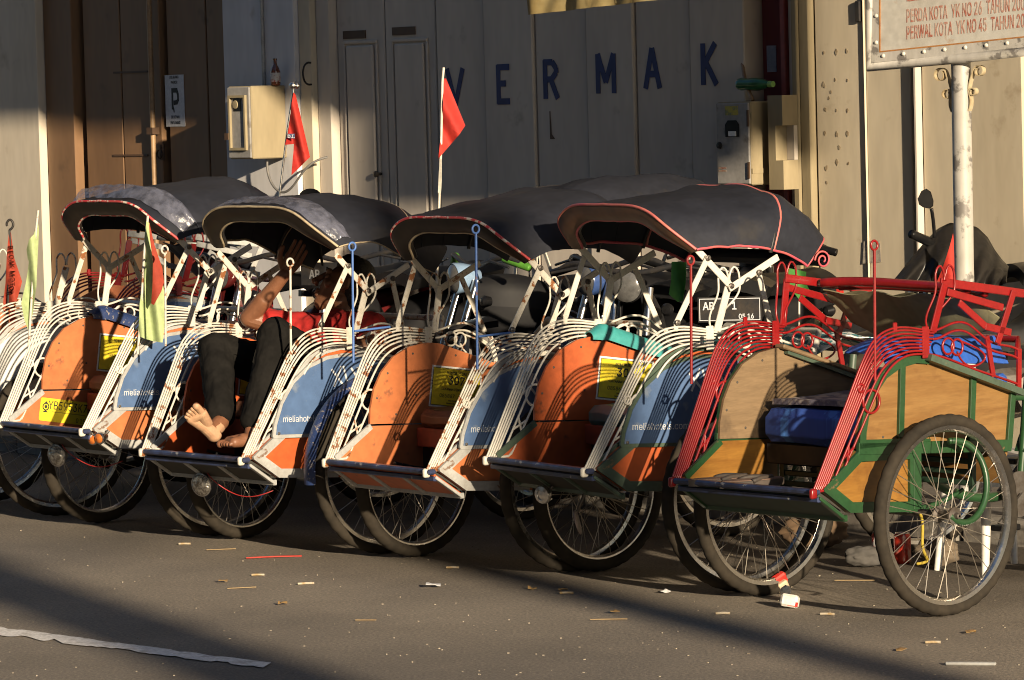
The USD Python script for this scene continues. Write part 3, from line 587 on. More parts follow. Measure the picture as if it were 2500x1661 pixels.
# ------------------------------------------------------------------ ground
def plane_grid(x0, x1, y0, y1, z): return (np.array([[x0, y0, z], [x1, y0, z], [x1, y1, z], [x0, y1, z]], float), np.array([[0, 1, 2], [0, 2, 3]]))
def asphalt(name):
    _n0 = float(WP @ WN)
    N = {'g': ('geometry', {}), 'n1': ('noise_texture', {'scale': 1.1, 'detail': 7.0, 'roughness': .65}), 'r1': ('rgb_ramp', {'ramp': [(.3, (.175, .155, .132)), (.55, (.220, .195, .165)), (.75, (.260, .230, .192))]}),
         'n2': ('noise_texture', {'scale': 85.0, 'detail': 4.0, 'roughness': .8}), 'r2': ('rgb_ramp', {'ramp': [(.30, (.55, .55, .55)), (.5, (1, 1, 1)), (.70, (1.75, 1.68, 1.55))]}),
         'm': ('mix', {'mix_type': 'multiply', 'fac': 1.0}), 'v': ('voronoi_texture', {'scale': 34.0}), 'rv': ('rgb_ramp', {'ramp': [(.035, (1, 1, 1)), (.06, (0, 0, 0))]}),
         'n3': ('noise_texture', {'scale': 5.0, 'detail': 4.0}), 'r3': ('rgb_ramp', {'ramp': [(.58, (0, 0, 0)), (.66, (1, 1, 1))]}), 'mm': ('mix', {'mix_type': 'multiply', 'fac': 1.0}),
         'm2': ('mix', {'color2': (.34, .29, .22)}), 'bn': ('noise_texture', {'scale': 70.0, 'detail': 5.0, 'roughness': .8}), 'b': ('bump', {'strength': .7, 'distance': .008}),
         'n4': ('noise_texture', {'scale': .45, 'detail': 3.0}), 'r4': ('rgb_ramp', {'ramp': [(.35, (.74, .74, .76)), (.65, (1.16, 1.13, 1.08))]}), 'm4': ('mix', {'mix_type': 'multiply', 'fac': 1.0}),
         'p': ('principled_bsdf', {'roughness': .85, 'specular_ior_level': .3}),
         'dt': ('vector_math', {'math_type': 'dot_product', 'vector2': tuple(WN)}), 'n5': ('noise_texture', {'scale': 1.6, 'detail': 6.0, 'roughness': .6}), 'ad': ('math', {'math_type': 'multiply_add', 'value2': 1.3}), 'r5': ('rgb_ramp', {'ramp': [(.22, (.36, .34, .32)), (.60, (1, 1, 1))]}), 'mr': ('map_range', {'from_min': _n0 + 2.6, 'from_max': _n0 + 5.2, 'to_min': 0.0, 'to_max': 1.0}), 'm5': ('mix', {'mix_type': 'multiply', 'fac': 1.0})}  # darker brownish strip; its tone also paints in shade below the rickshaws
    L_ = [('g.position', 'n1.vector'), ('g.position', 'n2.vector'), ('g.position', 'v.vector'), ('g.position', 'n3.vector'), ('g.position', 'bn.vector'), ('g.position', 'n4.vector'), ('n1.fac', 'r1.fac'), ('n2.fac', 'r2.fac'), ('n4.fac', 'r4.fac'),
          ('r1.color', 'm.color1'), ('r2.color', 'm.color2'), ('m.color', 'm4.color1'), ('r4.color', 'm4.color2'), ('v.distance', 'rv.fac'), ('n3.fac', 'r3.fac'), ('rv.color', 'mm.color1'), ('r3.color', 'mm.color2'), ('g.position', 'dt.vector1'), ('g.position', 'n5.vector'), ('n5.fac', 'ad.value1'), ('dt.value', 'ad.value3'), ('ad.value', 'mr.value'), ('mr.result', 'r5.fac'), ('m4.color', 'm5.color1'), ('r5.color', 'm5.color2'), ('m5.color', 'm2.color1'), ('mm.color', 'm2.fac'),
          ('m2.color', 'p.base_color'), ('bn.fac', 'b.height'), ('b.normal', 'p.normal')]
    return usdkit.material(stage, '/World/Looks/' + name, N, L_, surface='p.BSDF')
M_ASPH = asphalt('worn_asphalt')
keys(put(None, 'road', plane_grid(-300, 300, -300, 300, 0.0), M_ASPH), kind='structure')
# pavement behind the rickshaws, with a broken stone kerb of separate stones
M_PAVE = mat('grey_brown_pavement', (.13, .115, .10), (.08, .07, .06), .4, .7, 6, .85, bump=.2)
M_KERB = mat('weathered_kerb_stone', (.24, .22, .19), (.12, .105, .09), .4, .7, 8, .85, bump=.25)
def wbox(mb, s0, s1, n0, n1, z0, z1, ch=0.0):
    c = wp((s0 + s1) / 2, (n0 + n1) / 2, (z0 + z1) / 2); R = np.stack([WW, WN, [0, 0, 1]], 1)
    return mb.box(c, (abs(s1 - s0), abs(n1 - n0), abs(z1 - z0)), R, ch)
pv = sub(world.GetPrim(), 'pavement'); keys(pv, kind='structure')
put(pv, 'slab', wbox(MB(), -30, 30, -3.0, 1.80, -.2, .10), M_PAVE)
for k in range(34):
    s0 = -11.0 + k * .46; put(pv, 'kerb_stone', wbox(MB(), s0 + .006, s0 + .452 + rng.uniform(-.004, .004), 1.80, 1.95 + rng.uniform(-.006, .006), -.1, .105 + rng.uniform(-.008, .008), .014), M_KERB)
# painted edge line: worn strip on the road
a, b, c, d = gnd(-60, 1525)[:2], gnd(662, 1621)[:2], gnd(640, 1634)[:2], gnd(-60, 1547)[:2]
edge = []; L1 = resamp([a, b], 60); L2 = resamp([d, c], 60); nz = meshkit.fbm(np.stack([np.arange(60) * .35, np.zeros(60), np.zeros(60)], 1), 3, 3)
L2 = L2 + (L1 - L2) * (np.clip(nz - .42, 0, 1) * .9)[:, None]; L1 = L1 + (L2 - L1) * (np.clip(nz[::-1] - .45, 0, 1) * .5)[:, None]
V = np.array([[*p, .004] for p in L1] + [[*p, .004] for p in L2]); Fq = np.array([(i, 60 + i, 61 + i, i + 1) for i in range(59)])
M_LINE = mat('worn_white_road_paint', (.70, .68, .66), (.36, .33, .30), .5, .72, 16, .7, tint=.25)
keys(put(None, 'road_marking', (V, Fq), M_LINE), kind='structure')

# ------------------------------------------------------------------ shop front
def wallmat(name, a, b, c, scale=3.0, stretch=(1, 1, .25), rough=.75, bump=.05, lo2=.62, hi2=.78): return mat(name, a, b, .38, .72, scale, rough, stretch=stretch, bump=bump, bscale=30, dirt2=c, lo2=lo2, hi2=hi2, scale2=5, tint=.07)
M_CREAM = wallmat('cream_door_paint', (.53, .46, .345), (.45, .385, .28), (.32, .25, .165))
M_CREAMD = wallmat('aged_cream_door_paint', (.53, .475, .41), (.45, .40, .345), (.31, .27, .22))
M_WALLW = wallmat('whitewashed_pillar', (.58, .57, .58), (.51, .50, .50), (.38, .36, .33), rough=.85)
M_WALLL = wallmat('pale_plaster', (.56, .50, .41), (.49, .43, .34), (.39, .33, .25), rough=.85)
M_BROWN = wallmat('brown_shutter_wood', (.20, .112, .055), (.15, .082, .040), (.10, .056, .029), rough=.55)
M_BROWND = wallmat('dark_brown_wood', (.085, .045, .024), (.06, .034, .018), (.04, .022, .012), rough=.6)
M_MAROON = wallmat('maroon_wall', (.12, .018, .022), (.085, .014, .018), (.05, .012, .014))
M_METER = wallmat('meter_box_paint', (.27, .222, .135), (.23, .185, .11), (.155, .112, .06), scale=6)
M_LETTER = mat('navy_painted_letters', (.020, .034, .135), (.016, .026, .095), .4, .7, 9, .6)
M_TANPIPE = mat('tan_pipe', (.30, .19, .10), (.2, .12, .06), .4, .7, 10, .5)
def wpoly(mb, pts, n, t): return mb.prism(pts, wp(0, n, 0), WW, (0, 0, 1), WN, t)
def S_(x, y=300, n=0.0): return wpx(x, y, n)[0]
B_ = thing('shop_building', 'shop front of folding doors, brown shutters and pale pillars behind the rickshaws', 'building')
TOPZ = 4.7
def wallpart(name, x0, x1, n0, n1, m, z0=0.1, z1=TOPZ, y=300, parent=None, **k):
    s0 = x0 if x0 < 50 and isinstance(x0, float) else S_(x0, y); s1 = x1 if x1 < 50 and isinstance(x1, float) else S_(x1, y)
    return put(parent if parent is not None else B_, name, wbox(MB(), s0, s1, n0, n1, z0, z1, .004), m, **k)
put(B_, 'backing_wall', wbox(MB(), -14., 8., -.45, -.30, 0, TOPZ), M_BROWND); put(B_, 'upper_storey', wbox(MB(), -14., 8., -6.0, -.05, TOPZ + .35, 10.5), M_CREAMD)
put(B_, 'plaster_wall', wbox(MB(), -14., S_(95), -.30, .0, .1, TOPZ, .004), M_WALLL)
# brown shutters in a recess
for x0, x1, n1, m in ((97, 164, -.05, M_BROWN), (180, 268, -.09, M_BROWN), (271, 364, -.09, M_BROWN), (380, 474, -.10, M_BROWN), (477, 566, -.10, M_BROWN)):
    wallpart('shutter_panel', x0, x1, -.28, n1, m)
wallpart('shutter_mullion', 165, 179, -.28, -.14, M_BROWND)
s_, z_ = wpx(371, 300, -.05); pp = MB().tube([wp(s_, -.055, .1), wp(s_, -.055, TOPZ)], .016, 8); put(B_, 'drain_pipe', pp, M_TANPIPE, True)
put(B_, 'pipe_clip', wbox(MB(), s_ - .03, s_ + .03, -.08, -.03, 1.65, 1.69), M_BROWND)
for (x, y0, y1) in ((320, 178, 180), (320, 380, 383)):
    sA, zA = wpx(278, y0, -.09); sB, zB = wpx(362, y0, -.09); put(B_, 'shutter_seam', wbox(MB(), sA, sB, -.09, -.084, zA - .006, zA + .006), M_BROWND)
sA, zA = wpx(398, 372, -.10); put(B_, 'lock_plate', wbox(MB(), sA - .022, sA + .022, -.10, -.09, zA - .05, zA + .05, .004), M_BROWND); put(B_, 'lock_ring', MB().ring(wp(sA, -.075, zA - .01), .025, .005, WN, 16), M_BLACK, True)
# white pillar with pipe groove
wallpart('pillar', 568, 741, -.30, .05, M_WALLW)
s_, z_ = wpx(643, 100, .055); put(B_, 'conduit', MB().tube([wp(s_, .06, 1.9), wp(s_, .06, TOPZ)], .011, 6), M_GREY, True)
# small bits of iron on the door frame
s_, z_ = wpx(763, 180, .02); put(B_, 'iron_handle', MB().tube(spline([wp(s_, .03, z_ + .06), wp(s_, .07, z_ + .05), wp(s_, .07, z_ - .05), wp(s_, .03, z_ - .06)], 14), .006, 6), M_BLACK, True)
# door with frame
wallpart('door_frame', 742, 770, -.30, .02, M_CREAM); wallpart('door_frame', 771, 802, -.30, -.02, M_CREAMD)
for x0, x1 in ((804, 918), (921, 1042)):
    sA, sB = S_(x0), S_(x1)
    D = put(B_, 'door_leaf', wbox(MB(), sA, sB, -.30, -.075, .1, TOPZ, .004), M_CREAMD)
    w_ = sB - sA
    for (z0, z1) in ((.35, 1.05), (1.15, 2.12)):
        put(D, 'raised_panel', wbox(MB(), sA + .09, sB - .09, -.075, -.058, z0, z1, .012), M_CREAMD)
        for (q0, q1, v0, v1) in ((sA + .06, sB - .06, z1 + .01, z1 + .03), (sA + .06, sB - .06, z0 - .03, z0 - .01)): put(D, 'moulding', wbox(MB(), q0, q1, -.075, -.064, v0, v1, .004), M_CREAMD)
        for q in (sA + .065, sB - .065): put(D, 'moulding', wbox(MB(), q - .008, q + .008, -.075, -.064, z0 - .01, z1 + .01, .004), M_CREAMD)
    s1, z1 = wpx((x0 + x1) / 2, 85 if x0 < 900 else 76, -.06); put(D, 'top_slot', wbox(MB(), s1 - .10, s1 + .10, -.076, -.069, z1 - .022, z1 + .022), M_BROWND)
s_, z_ = wpx(919, 425, -.06); put(B_, 'door_knob', MB().lathe([(.001, .05), (.016, .045), (.018, .03), (.008, .02), (.008, 0)], wp(s_ + .03, -.07, z_), WN, 14), M_BLACK, 40)
s_, z_ = wpx(979, 160, -.06); put(B_, 'latch', wbox(MB(), s_ - .018, s_ + .018, -.075, -.06, z_ - .03, z_ + .03, .004), M_BLACK)
# folding doors with letters
fx = [1048, 1168, 1289, 1417, 1534, 1670, 1806]
LET = {'V': [((0, 1), (.42, 0)), ((.84, 1), (.42, 0))], 'E': [((.08, 0), (.08, 1)), ((0, .94), (.75, .94)), ((0, .06), (.75, .06)), ((0, .52), (.52, .52))],
       'R': [((.08, 0), (.08, 1)), ((0, .94), (.5, .94)), ((.5, .94), (.72, .78)), ((.72, .80), (.72, .66)), ((.72, .68), (.45, .50)), ((.0, .50), (.48, .50)), ((.40, .50), (.78, 0))],
       'M': [((.08, 0), (.08, 1)), ((.86, 0), (.86, 1)), ((.08, 1), (.46, .28)), ((.86, 1), (.46, .28))], 'A': [((0, 0), (.40, 1)), ((.80, 0), (.40, 1)), ((.18, .36), (.62, .36))],
       'K': [((.08, 0), (.08, 1)), ((.06, .42), (.76, 1)), ((.22, .56), (.80, 0))]}
lp = {'V': (1094, 1130, 167, 257), 'E': (1216, 1247, 158, 254), 'R': (1330, 1363, 146, 242), 'M': (1458, 1497, 131, 229), 'A': (1577, 1611, 117, 217), 'K': (1715, 1750, 105, 208)}
for k in range(6):
    n1 = -.045 if k % 2 else -.06
    sA, sB = S_(fx[k]) + .005, S_(fx[k + 1]) - .005
    P_ = put(B_, 'folding_door_panel', wbox(MB(), sA, sB, -.30, n1, .1, TOPZ, .006), M_CREAMD)
    ch = 'VERMAK'[k]; x0, x1, y0, y1 = lp[ch]; sa, za = wpx(x0, y1, n1); sb, zb = wpx(x1, y0, n1); w_, h_ = (sb - sa) / .84, zb - za
    U = unary_union([LineString([(p[0] * w_, p[1] * h_), (q[0] * w_, q[1] * h_)]).buffer(.0165, cap_style=2 if ch not in 'VA' else 2) for p, q in LET[ch]])
    put(P_, 'painted_letter', wpoly(MB(), unary_union([Polygon([(x + sa, y + za) for x, y in g.exterior.coords], [[(x + sa, y + za) for x, y in r.coords] for r in g.interiors]) for g in getattr(U, 'geoms', [U])]), n1 + .0015, .0025), M_LETTER)
sa, za = wpx(1343, 300, -.06); put(B_, 'paint_scar', wpoly(MB(), [(sa, za + .06), (sa + .006, za + .06), (sa + .014, za - .06), (sa + .04, za - .085), (sa + .0, za - .085)], -.058, .001), M_BROWND)
# lintel beam over doors
# maroon wall and jambs
wallpart('maroon_wall', 1808, 1893, -.30, -.16, M_MAROON); wallpart('red_jamb', 1894, 1906, -.30, -.04, mat('red_jamb_paint', (.26, .035, .03), (.17, .03, .025), .4, .7, 8, .5)); wallpart('grey_jamb', 1907, 1934, -.30, -.06, M_CREAMD)
wallpart('cream_jamb', 1935, 1948, -.30, .0, M_METER); wallpart('cream_jamb', 1949, 1972, -.30, -.015, M_METER)
sA, zA = wpx(1882, 144, -.15); put(B_, 'wall_sticker', wbox(MB(), sA - .035, sA + .03, -.16, -.156, zA - .065, zA + .065), mat('pale_blue_sticker', (.22, .27, .36), (.16, .2, .28), .4, .7, 20, .5))
# right folding doors
for x0, x1, n1 in ((1976, 2097, -.05), (2100, 2208, -.045), (2236, 2480, -.045), (2490, 2640, -.06)):
    wallpart('cream_door_panel', x0, x1, -.30, n1, M_CREAM)
wallpart('panel_bead', 2098, 2099.6, -.30, -.035, M_CREAM)
wallpart('fold_post', 2227, 2234, -.30, -.01, M_CREAMD)
put(B_, 'cream_door_panel', wbox(MB(), S_(2640) + .01, 7.0, -.30, -.05, .1, TOPZ), M_CREAM)
s_, z_ = wpx(2092, 28, -.03); put(B_, 'door_hinge', wbox(MB(), s_ - .016, s_ + .016, -.05, -.03, z_ - .05, z_ + .05, .004), M_BLACK)
s_, z_ = wpx(1942, 548, .03); put(B_, 'padlock_staple', MB().ring(wp(s_, .045, z_), .018, .006, WW, 14), M_CHROME, True)
rr = random.Random(3); sp = MB()
for (x, y) in [(2012, 128), (2043, 126), (2068, 125), (2012, 208), (2040, 195), (2070, 196), (2016, 268), (2043, 270), (2070, 270), (2015, 325), (2044, 328), (2070, 328), (2018, 410), (2045, 396), (2072, 399), (2050, 360), (2130, 415), (2160, 415), (2020, 445), (2025, 240), (2030, 225)]:
    s_, z_ = wpx(x, y, -.05); r_ = rr.uniform(.008, .015); pts = [(s_ + r_ * rr.uniform(.5, 1.1) * math.cos(a) * .8, z_ + r_ * rr.uniform(.5, 1.4) * math.sin(a)) for a in np.linspace(0, 2 * math.pi, 9)[:-1]]
    wpoly(sp, Polygon(pts).buffer(0), -.048, .0008)
put(B_, 'glue_marks', sp, mat('brown_glue_marks', (.24, .18, .11), (.36, .30, .21), .4, .65, 60, .8), kind='stuff')
sA, zA = wpx(2106, 587, -.045); sB, zB = wpx(2152, 645, -.045)
put(B_, 'torn_notice', wpoly(MB(), [(sA, zB), (sB, zB + .01), (sB - .005, zA), (sA + .01, zA - .005)], -.043, .001), mat('faded_paper_notice', (.40, .36, .29), (.25, .22, .20), .42, .62, 45, .8))

# parking notice on the brown shutter
sA, zA = wpx(403, 184, -.10); sB, zB = wpx(453, 309, -.10)
PN = thing('parking_notice', 'white parking notice with a big black P pasted on the brown shutter', 'notice')
put(PN, 'sheet', wbox(MB(), sA, sB, -.0985, -.0965, zB, zA), mat('white_notice_paper', (.55, .56, .58), (.48, .48, .50), .4, .7, 12, .7))
w_, h_ = sB - sA, zA - zB
def walltext(par, s, hh, sc, zc, n, m, bold=True, sq=.8, nm='lettering'):
    a, f = text(s, hh, bold, .0008, sq); return put(par, nm, (wp(0, n, 0) + np.outer(a[:, 0] + sc, WW) + np.outer(a[:, 1] + zc, [0, 0, 1]) + np.outer(a[:, 2], WN), f), m)
for s, v, hh in (('DILARANG', .93, .016), ('PARKIR', .83, .016), ('DI DEPAN', .16, .016), ('PINTU GARASI', .05, .016)): walltext(PN, s, hh, (sA + sB) / 2, zB + h_ * v, -.0963, M_INK, True, .62 if len(s) > 8 else .8)
pl = unary_union([LineString([(.38, .33), (.38, .70), (.62, .70), (.68, .62), (.68, .52), (.62, .47), (.44, .46)]).buffer(.045, cap_style=2, join_style=2), LineString([(.38, .42), (.45, .30)]).buffer(.03)])
put(PN, 'letter_p', wpoly(MB(), Polygon([(sA + x * w_, zB + y * h_) for x, y in pl.exterior.coords], [[(sA + x * w_, zB + y * h_) for x, y in r.coords] for r in pl.interiors]), -.0963, .0008), M_INK)

# meter boxes
def meter(label, x0, x1, y0, y1, n0, n1, extra):
    sA, zA = wpx(x0, y0, n1); sB, zB = wpx(x1, y1, n1)
    T = thing('meter_box', label, 'meter box'); w_, h_ = sB - sA, zA - zB
    put(T, 'case', wbox(MB(), sA, sB, n0, n1 - .012, zB, zA, .006), M_METER)
    D = put(T, 'door', wbox(MB(), sA + .006, sB - .006, n1 - .012, n1, zB + .006, zA - .006, .004), mat('shade_grey_meter_door', (.27, .26, .25), (.22, .21, .20), .4, .7, 8, .55, dirt2=(.14, .12, .10), lo2=.6, hi2=.7, scale2=9))  # grey door paint, darkened to carry the shade on the box front
    extra(T, D, sA, sB, zB, zA, n1); return T, sA, sB, zB, zA
def ex1(T, D, sA, sB, zB, zA, n):
    w_, h_ = sB - sA, zA - zB
    fr = Polygon([(sA + .03, zB + .05), (sB - .03, zB + .05), (sB - .03, zA - .05), (sA + .03, zA - .05)])
    put(D, 'raised_rim', wpoly(MB(), fr.difference(fr.buffer(-.014)), n - .001, .016), M_METER)
    put(D, 'window_glass', wbox(MB(), sA + w_ * .30, sA + w_ * .62, n, n + .003, zA - h_ * .34, zA - h_ * .17), M_BLACKPL)
    put(D, 'dial', MB().lathe([(.001, .006), (.022, .005), (.024, 0)], wp(sA + w_ * .40, n + .003, zA - h_ * .25), WN, 14), M_METER)
    put(D, 'hasp', wbox(MB(), sA - .004, sA + .03, n, n + .02, zB + h_ * .27, zB + h_ * .36), M_BROWND)
TB1 = meter('tall cream meter box with raised window door on the white pillar', 552, 614, 212, 389, .05, .30, ex1)
def ex2(T, D, sA, sB, zB, zA, n):
    w_, h_ = sB - sA, zA - zB
    put(D, 'window_glass', wpoly(MB(), [(sA + w_ * .30, zA - h_ * .42), (sA + w_ * .70, zA - h_ * .42), (sA + w_ * .70, zA - h_ * .27), (sA + w_ * .62, zA - h_ * .22), (sA + w_ * .38, zA - h_ * .22), (sA + w_ * .30, zA - h_ * .27)], n, .003), M_BLACKPL)
    put(D, 'meter_dial', wbox(MB(), sA + w_ * .40, sA + w_ * .62, n + .003, n + .006, zA - h_ * .41, zA - h_ * .35), M_SIGNW)
    put(D, 'yellow_label', wbox(MB(), sA + w_ * .30, sA + w_ * .68, n, n + .0015, zA - h_ * .16, zA - h_ * .05), mat('faded_yellow_label', (.40, .34, .05), (.18, .2, .1), .45, .55, 30, .6))
    put(D, 'lock', MB().lathe([(.001, .012), (.015, .010), (.017, 0)], wp(sA + w_ * .12, n, zB + h_ * .48), WN, 14), M_BLACK)
    for z in (zA - h_ * .2, zB + h_ * .18): put(D, 'hinge', wbox(MB(), sB - .012, sB - .002, n, n + .008, z - .04, z + .04), M_BROWND)
    for k, v in ((0, .20), (1, .165)): put(D, 'red_lettering', wbox(MB(), sA + .018, sA + .07, n, n + .001, zB + h_ * v, zB + h_ * (v + .018)), mat('faded_red_print', (.28, .07, .05), (.36, .28, .2), .4, .6, 90, .6))
    for v in (.80, .14): put(T, 'side_strap', wbox(MB(), sB - .002, sB + .003, n - .16, n - .012, zB + h_ * v, zB + h_ * (v + .06)), M_METER)
TB2 = meter('weathered meter box with yellow label and arched window beside maroon wall', 1745, 1833, 250, 453, -.16, .20, ex2)
# carved end piece beside the second box
T = thing('wooden_bracket', 'notched cream wooden bracket between meter box and cream doors', 'bracket')
s0, z0 = wpx(1906, 462, .06); s1, z1 = wpx(1936, 232, .06)
pg = Polygon([(s0, z0), (s1, z0), (s1, z1), (s0, z1)]).difference(Polygon([(s0 + .05, z0 + (z1 - z0) * .31), (s1 + .1, z0 + (z1 - z0) * .31), (s1 + .1, z0 + (z1 - z0) * .68), (s0 + .05, z0 + (z1 - z0) * .68)]))
put(T, 'board', wpoly(MB(), pg, .035, .10), M_METER); put(T, 'recess_panel', wbox(MB(), s0 + .051, s1, .036, .06, z0 + (z1 - z0) * .312, z0 + (z1 - z0) * .678), M_CREAMD)
# cable loop, bottles
lo = [wpx(x, y, .14) for x, y in ((652, 395), (655, 425), (668, 455), (690, 470), (715, 455), (740, 420), (768, 385))]
solo('hanging_cable', MB().tube(spline([wp(s, .14 if k < 6 else .05, z) for k, (s, z) in enumerate(lo)], 40), .007, 6), mat('grey_cable', (.16, .15, .14), (.1, .1, .1), .4, .7, 20, .6), 'grey cable hanging in a loop below the left meter box', 'cable', smooth=True)
s_, z_ = wpx(666, 206, .14)
T = thing('sauce_bottle', 'brown glass bottle with white label standing on the left meter box', 'bottle')
M_BGLASS = mat('brown_bottle_glass', (.13, .035, .015), (.09, .025, .01), .4, .7, 10, .12, coat=.5); zt = TB1[4]
put(T, 'glass', MB().lathe([(.001, 0), (.026, 0), (.028, .01), (.028, .075), (.022, .095), (.011, .115), (.010, .14), (.012, .142), (.012, .15), (.001, .15)], wp(s_, .12, zt), (0, 0, 1), 18), M_BGLASS, 40)
put(T, 'label', MB().lathe([(.0285, .018), (.0285, .07)], wp(s_, .12, zt), (0, 0, 1), 18), mat('white_red_label', (.50, .48, .46), (.30, .08, .06), .5, .56, 22, .6), True)
pc = [wpx(x, y, n) for x, y, n in ((1806, 0, -.10), (1808, 90, -.10), (1812, 150, -.06), (1822, 205, 0.02), (1838, 245, .06))]
solo('tan_conduit', MB().tube(spline([wp(s, n, z) for (s, z), n in zip(pc, (-.10, -.10, -.06, .02, .06))], 30), .010, 6), M_TANPIPE, 'tan conduit running down to the weathered right meter box', 'conduit', smooth=True)
sA, zA = wpx(1800, 206, .06); sB, zB = wpx(1882, 206, .06); ax = (wp(sB, .06, zB) - wp(sA, .06, zA)); Lb = np.linalg.norm(ax)
T = thing('green_bottle', 'green plastic drink bottle wedged on its side behind the tan conduit', 'bottle')
put(T, 'body', MB().lathe([(.001, 0), (.028, .0), (.032, .02), (.028, .06), (.032, .09), (.032, .14 * Lb / .24), (.020, Lb * .80), (.013, Lb * .88)], wp(sA, .045, zA), ax, 18), mat('green_bottle_plastic', (.015, .11, .035), (.01, .06, .02), .4, .7, 14, .15, coat=.4), 40)
put(T, 'cap', MB().lathe([(.001, Lb), (.015, Lb), (.016, Lb * .88), (.001, Lb * .88)], wp(sA, .045, zA), ax, 18), mat('lime_cap', (.22, .42, .10), (.2, .36, .1), .4, .7, 14, .4), 40)
# yellowed banner hanging above the lettered doors
c0, c1 = at(1290, 37, 16.7), at(1640, -4, 16.0); G = []
for k, u in enumerate(np.linspace(0, 1, 40)):
    p = c0 + (c1 - c0) * u; G.append([p + [0, 0, v * .55] + WN * (.012 * math.sin(18 * u + 5 * v) + .008 * math.sin(41 * u * (1 - v))) for v in np.linspace(0, 1, 14)])
T = thing('cloth_banner', 'yellowed cloth banner with a grommet corner hanging above the lettered doors', 'banner')
put(T, 'cloth', MB().shell(np.array(G), .002), mat('yellowed_banner_cloth', (.42, .345, .17), (.34, .25, .10), .4, .65, 5, .8, transl=.35, bump=.1), 60)
put(T, 'grommet', MB().ring(c0 + [.02, 0, .035] + WN * .004, .010, .004, WN, 14), mat('rusty_grommet', (.25, .06, .03), RUST, .4, .7, 20, .6), True)
# added canopy, unseen above the picture: boards stepped to shape the wall shade
T = thing('added_shade_canopy', 'added unseen canopy of stepped boards above the picture, shaped to shade the doors', 'canopy')
_n, _w = sdir @ WN, sdir @ WW; KW, KZ = 2.5 * _w / _n, 2.5 * sdir[2] / _n
for q0, q1, zb_ in ((-10.3, -5.3, 1.75), (-5.3, -2.95, 1.27), (-2.96, -2.0, 1.45)): put(T, 'added_shade_board', wbox(MB(), q0 + KW, q1 + KW, 2.42, 2.5, zb_ + KZ, 5.0), M_CREAMD)
put(T, 'added_shade_slab', wbox(MB(), -10.3 + KW, -2.0 + KW, -.30, 2.42, 4.8, 5.0), M_CREAMD)
# low shop houses across the street, behind the photographer
for k in range(6):
    s0 = -32 + k * 10.2; hh = 13.0 - .7 * (k % 3)
    T = thing('shop_house', f"two storey shop house across the street, behind the photographer, {('farthest left', 'second from the left', 'third from the left', 'third from the right', 'second from the right', 'farthest right')[k]}", 'building')
    put(T, 'wall', wbox(MB(), s0, s0 + 10, 19.0, 25.0, 0, hh), M_BROWN if k % 2 else M_WALLL); put(T, 'roof', wbox(MB(), s0 - .1, s0 + 10.1, 18.4, 25.2, hh, hh + .25), M_BROWND)
    for q in range(4): put(T, 'window', wbox(MB(), s0 + 1 + q * 2.3, s0 + 2.3 + q * 2.3, 18.94, 18.99, 4.2, 5.8), M_BLACKPL)
# lamp posts by the far kerb, out of the picture to the right (their shadows lie across the road)
for k, ((px, py), off, r) in enumerate((((1352, 1432), 17.0, .14), ((300, 1530), 17.5, .24))):
    q = gnd(px, py); d = np.array([sdir[0], sdir[1], 0]); d /= np.linalg.norm(d); c = q + d * off
    T = thing('lamp_post', ['slim street lamp post standing by the far kerb', 'stout street lamp post standing by the far kerb'][k], 'lamp post', (c[0], c[1], 0))
    put(T, 'shaft', MB().tube([(0, 0, 0), (0, 0, 4.2), (0, 0, 8)], [r, r, r * .8], 14), M_GREY, True); put(T, 'base', MB().box((0, 0, .15), (r * 3, r * 3, .3), ch=.03), M_KERB); put(T, 'lamp_head', MB().box((-.3, .4, 8.0), (.5, .9, .12), ch=.03), M_GREY)

# ------------------------------------------------------------------ sign on a pole
PB = at(2354, 680, 16.5); T = thing('street_sign', 'white tube framed street sign with red stencilled regulations on a scrolled pole', 'sign', (PB[0], PB[1], 0))
M_POLE = mat('peeling_white_pole_paint', (.38, .365, .34), (.30, .285, .25), .45, .75, 6, .5, dirt2=(.15, .14, .13), lo2=.54, hi2=.60, scale2=12, stretch=(1, 1, .35))
M_SFACE = mat('weathered_sign_face', (.42, .41, .38), (.36, .34, .30), .4, .7, 5, .5, dirt2=(.30, .16, .06), lo2=.62, hi2=.72, scale2=9)
put(T, 'pole', MB().tube([(0, 0, 0), (0, 0, .9), (.004, 0, 1.93)], .0405, 20), M_POLE, True)
loc = lambda p: np.asarray(p) - np.array([PB[0], PB[1], 0])
DS = 16.42
def sp_(x, y): # point on the sign plane (vertical plane through the pole, facing the road)
    r = ray(x, y); nrm = np.array([-.60, -.80, 0]); o = np.array([PB[0], PB[1], 0]) + nrm * .05
    t = ((o - EYE) @ nrm) / (r @ nrm); return loc(EYE + r * t)
SN = np.array([-.60, -.80, 0]); bl, br, tl = sp_(2124, 165), sp_(2560, 121), sp_(2124, -190); SX = br - bl; W_ = np.linalg.norm(SX); SX /= W_; SY = tl - bl; H_s = np.linalg.norm(SY); SY /= H_s
tr_ = bl + SX * W_ + SY * H_s
put(T, 'tube_frame', MB().tube(np.vstack([resamp([bl, br], 3)[:-1], resamp([br, tr_], 3)[:-1], resamp([tr_, bl + SY * H_s], 3)[:-1], resamp([bl + SY * H_s, bl], 3)[:-1]]), .021, 14, closed=True), M_POLE, True)
FB = put(T, 'face_board', MB().prism([(.01, .015), (W_ - .01, .015), (W_ - .01, H_s - .01), (.01, H_s - .01)], bl, SX, SY, SN, .006), M_SFACE)
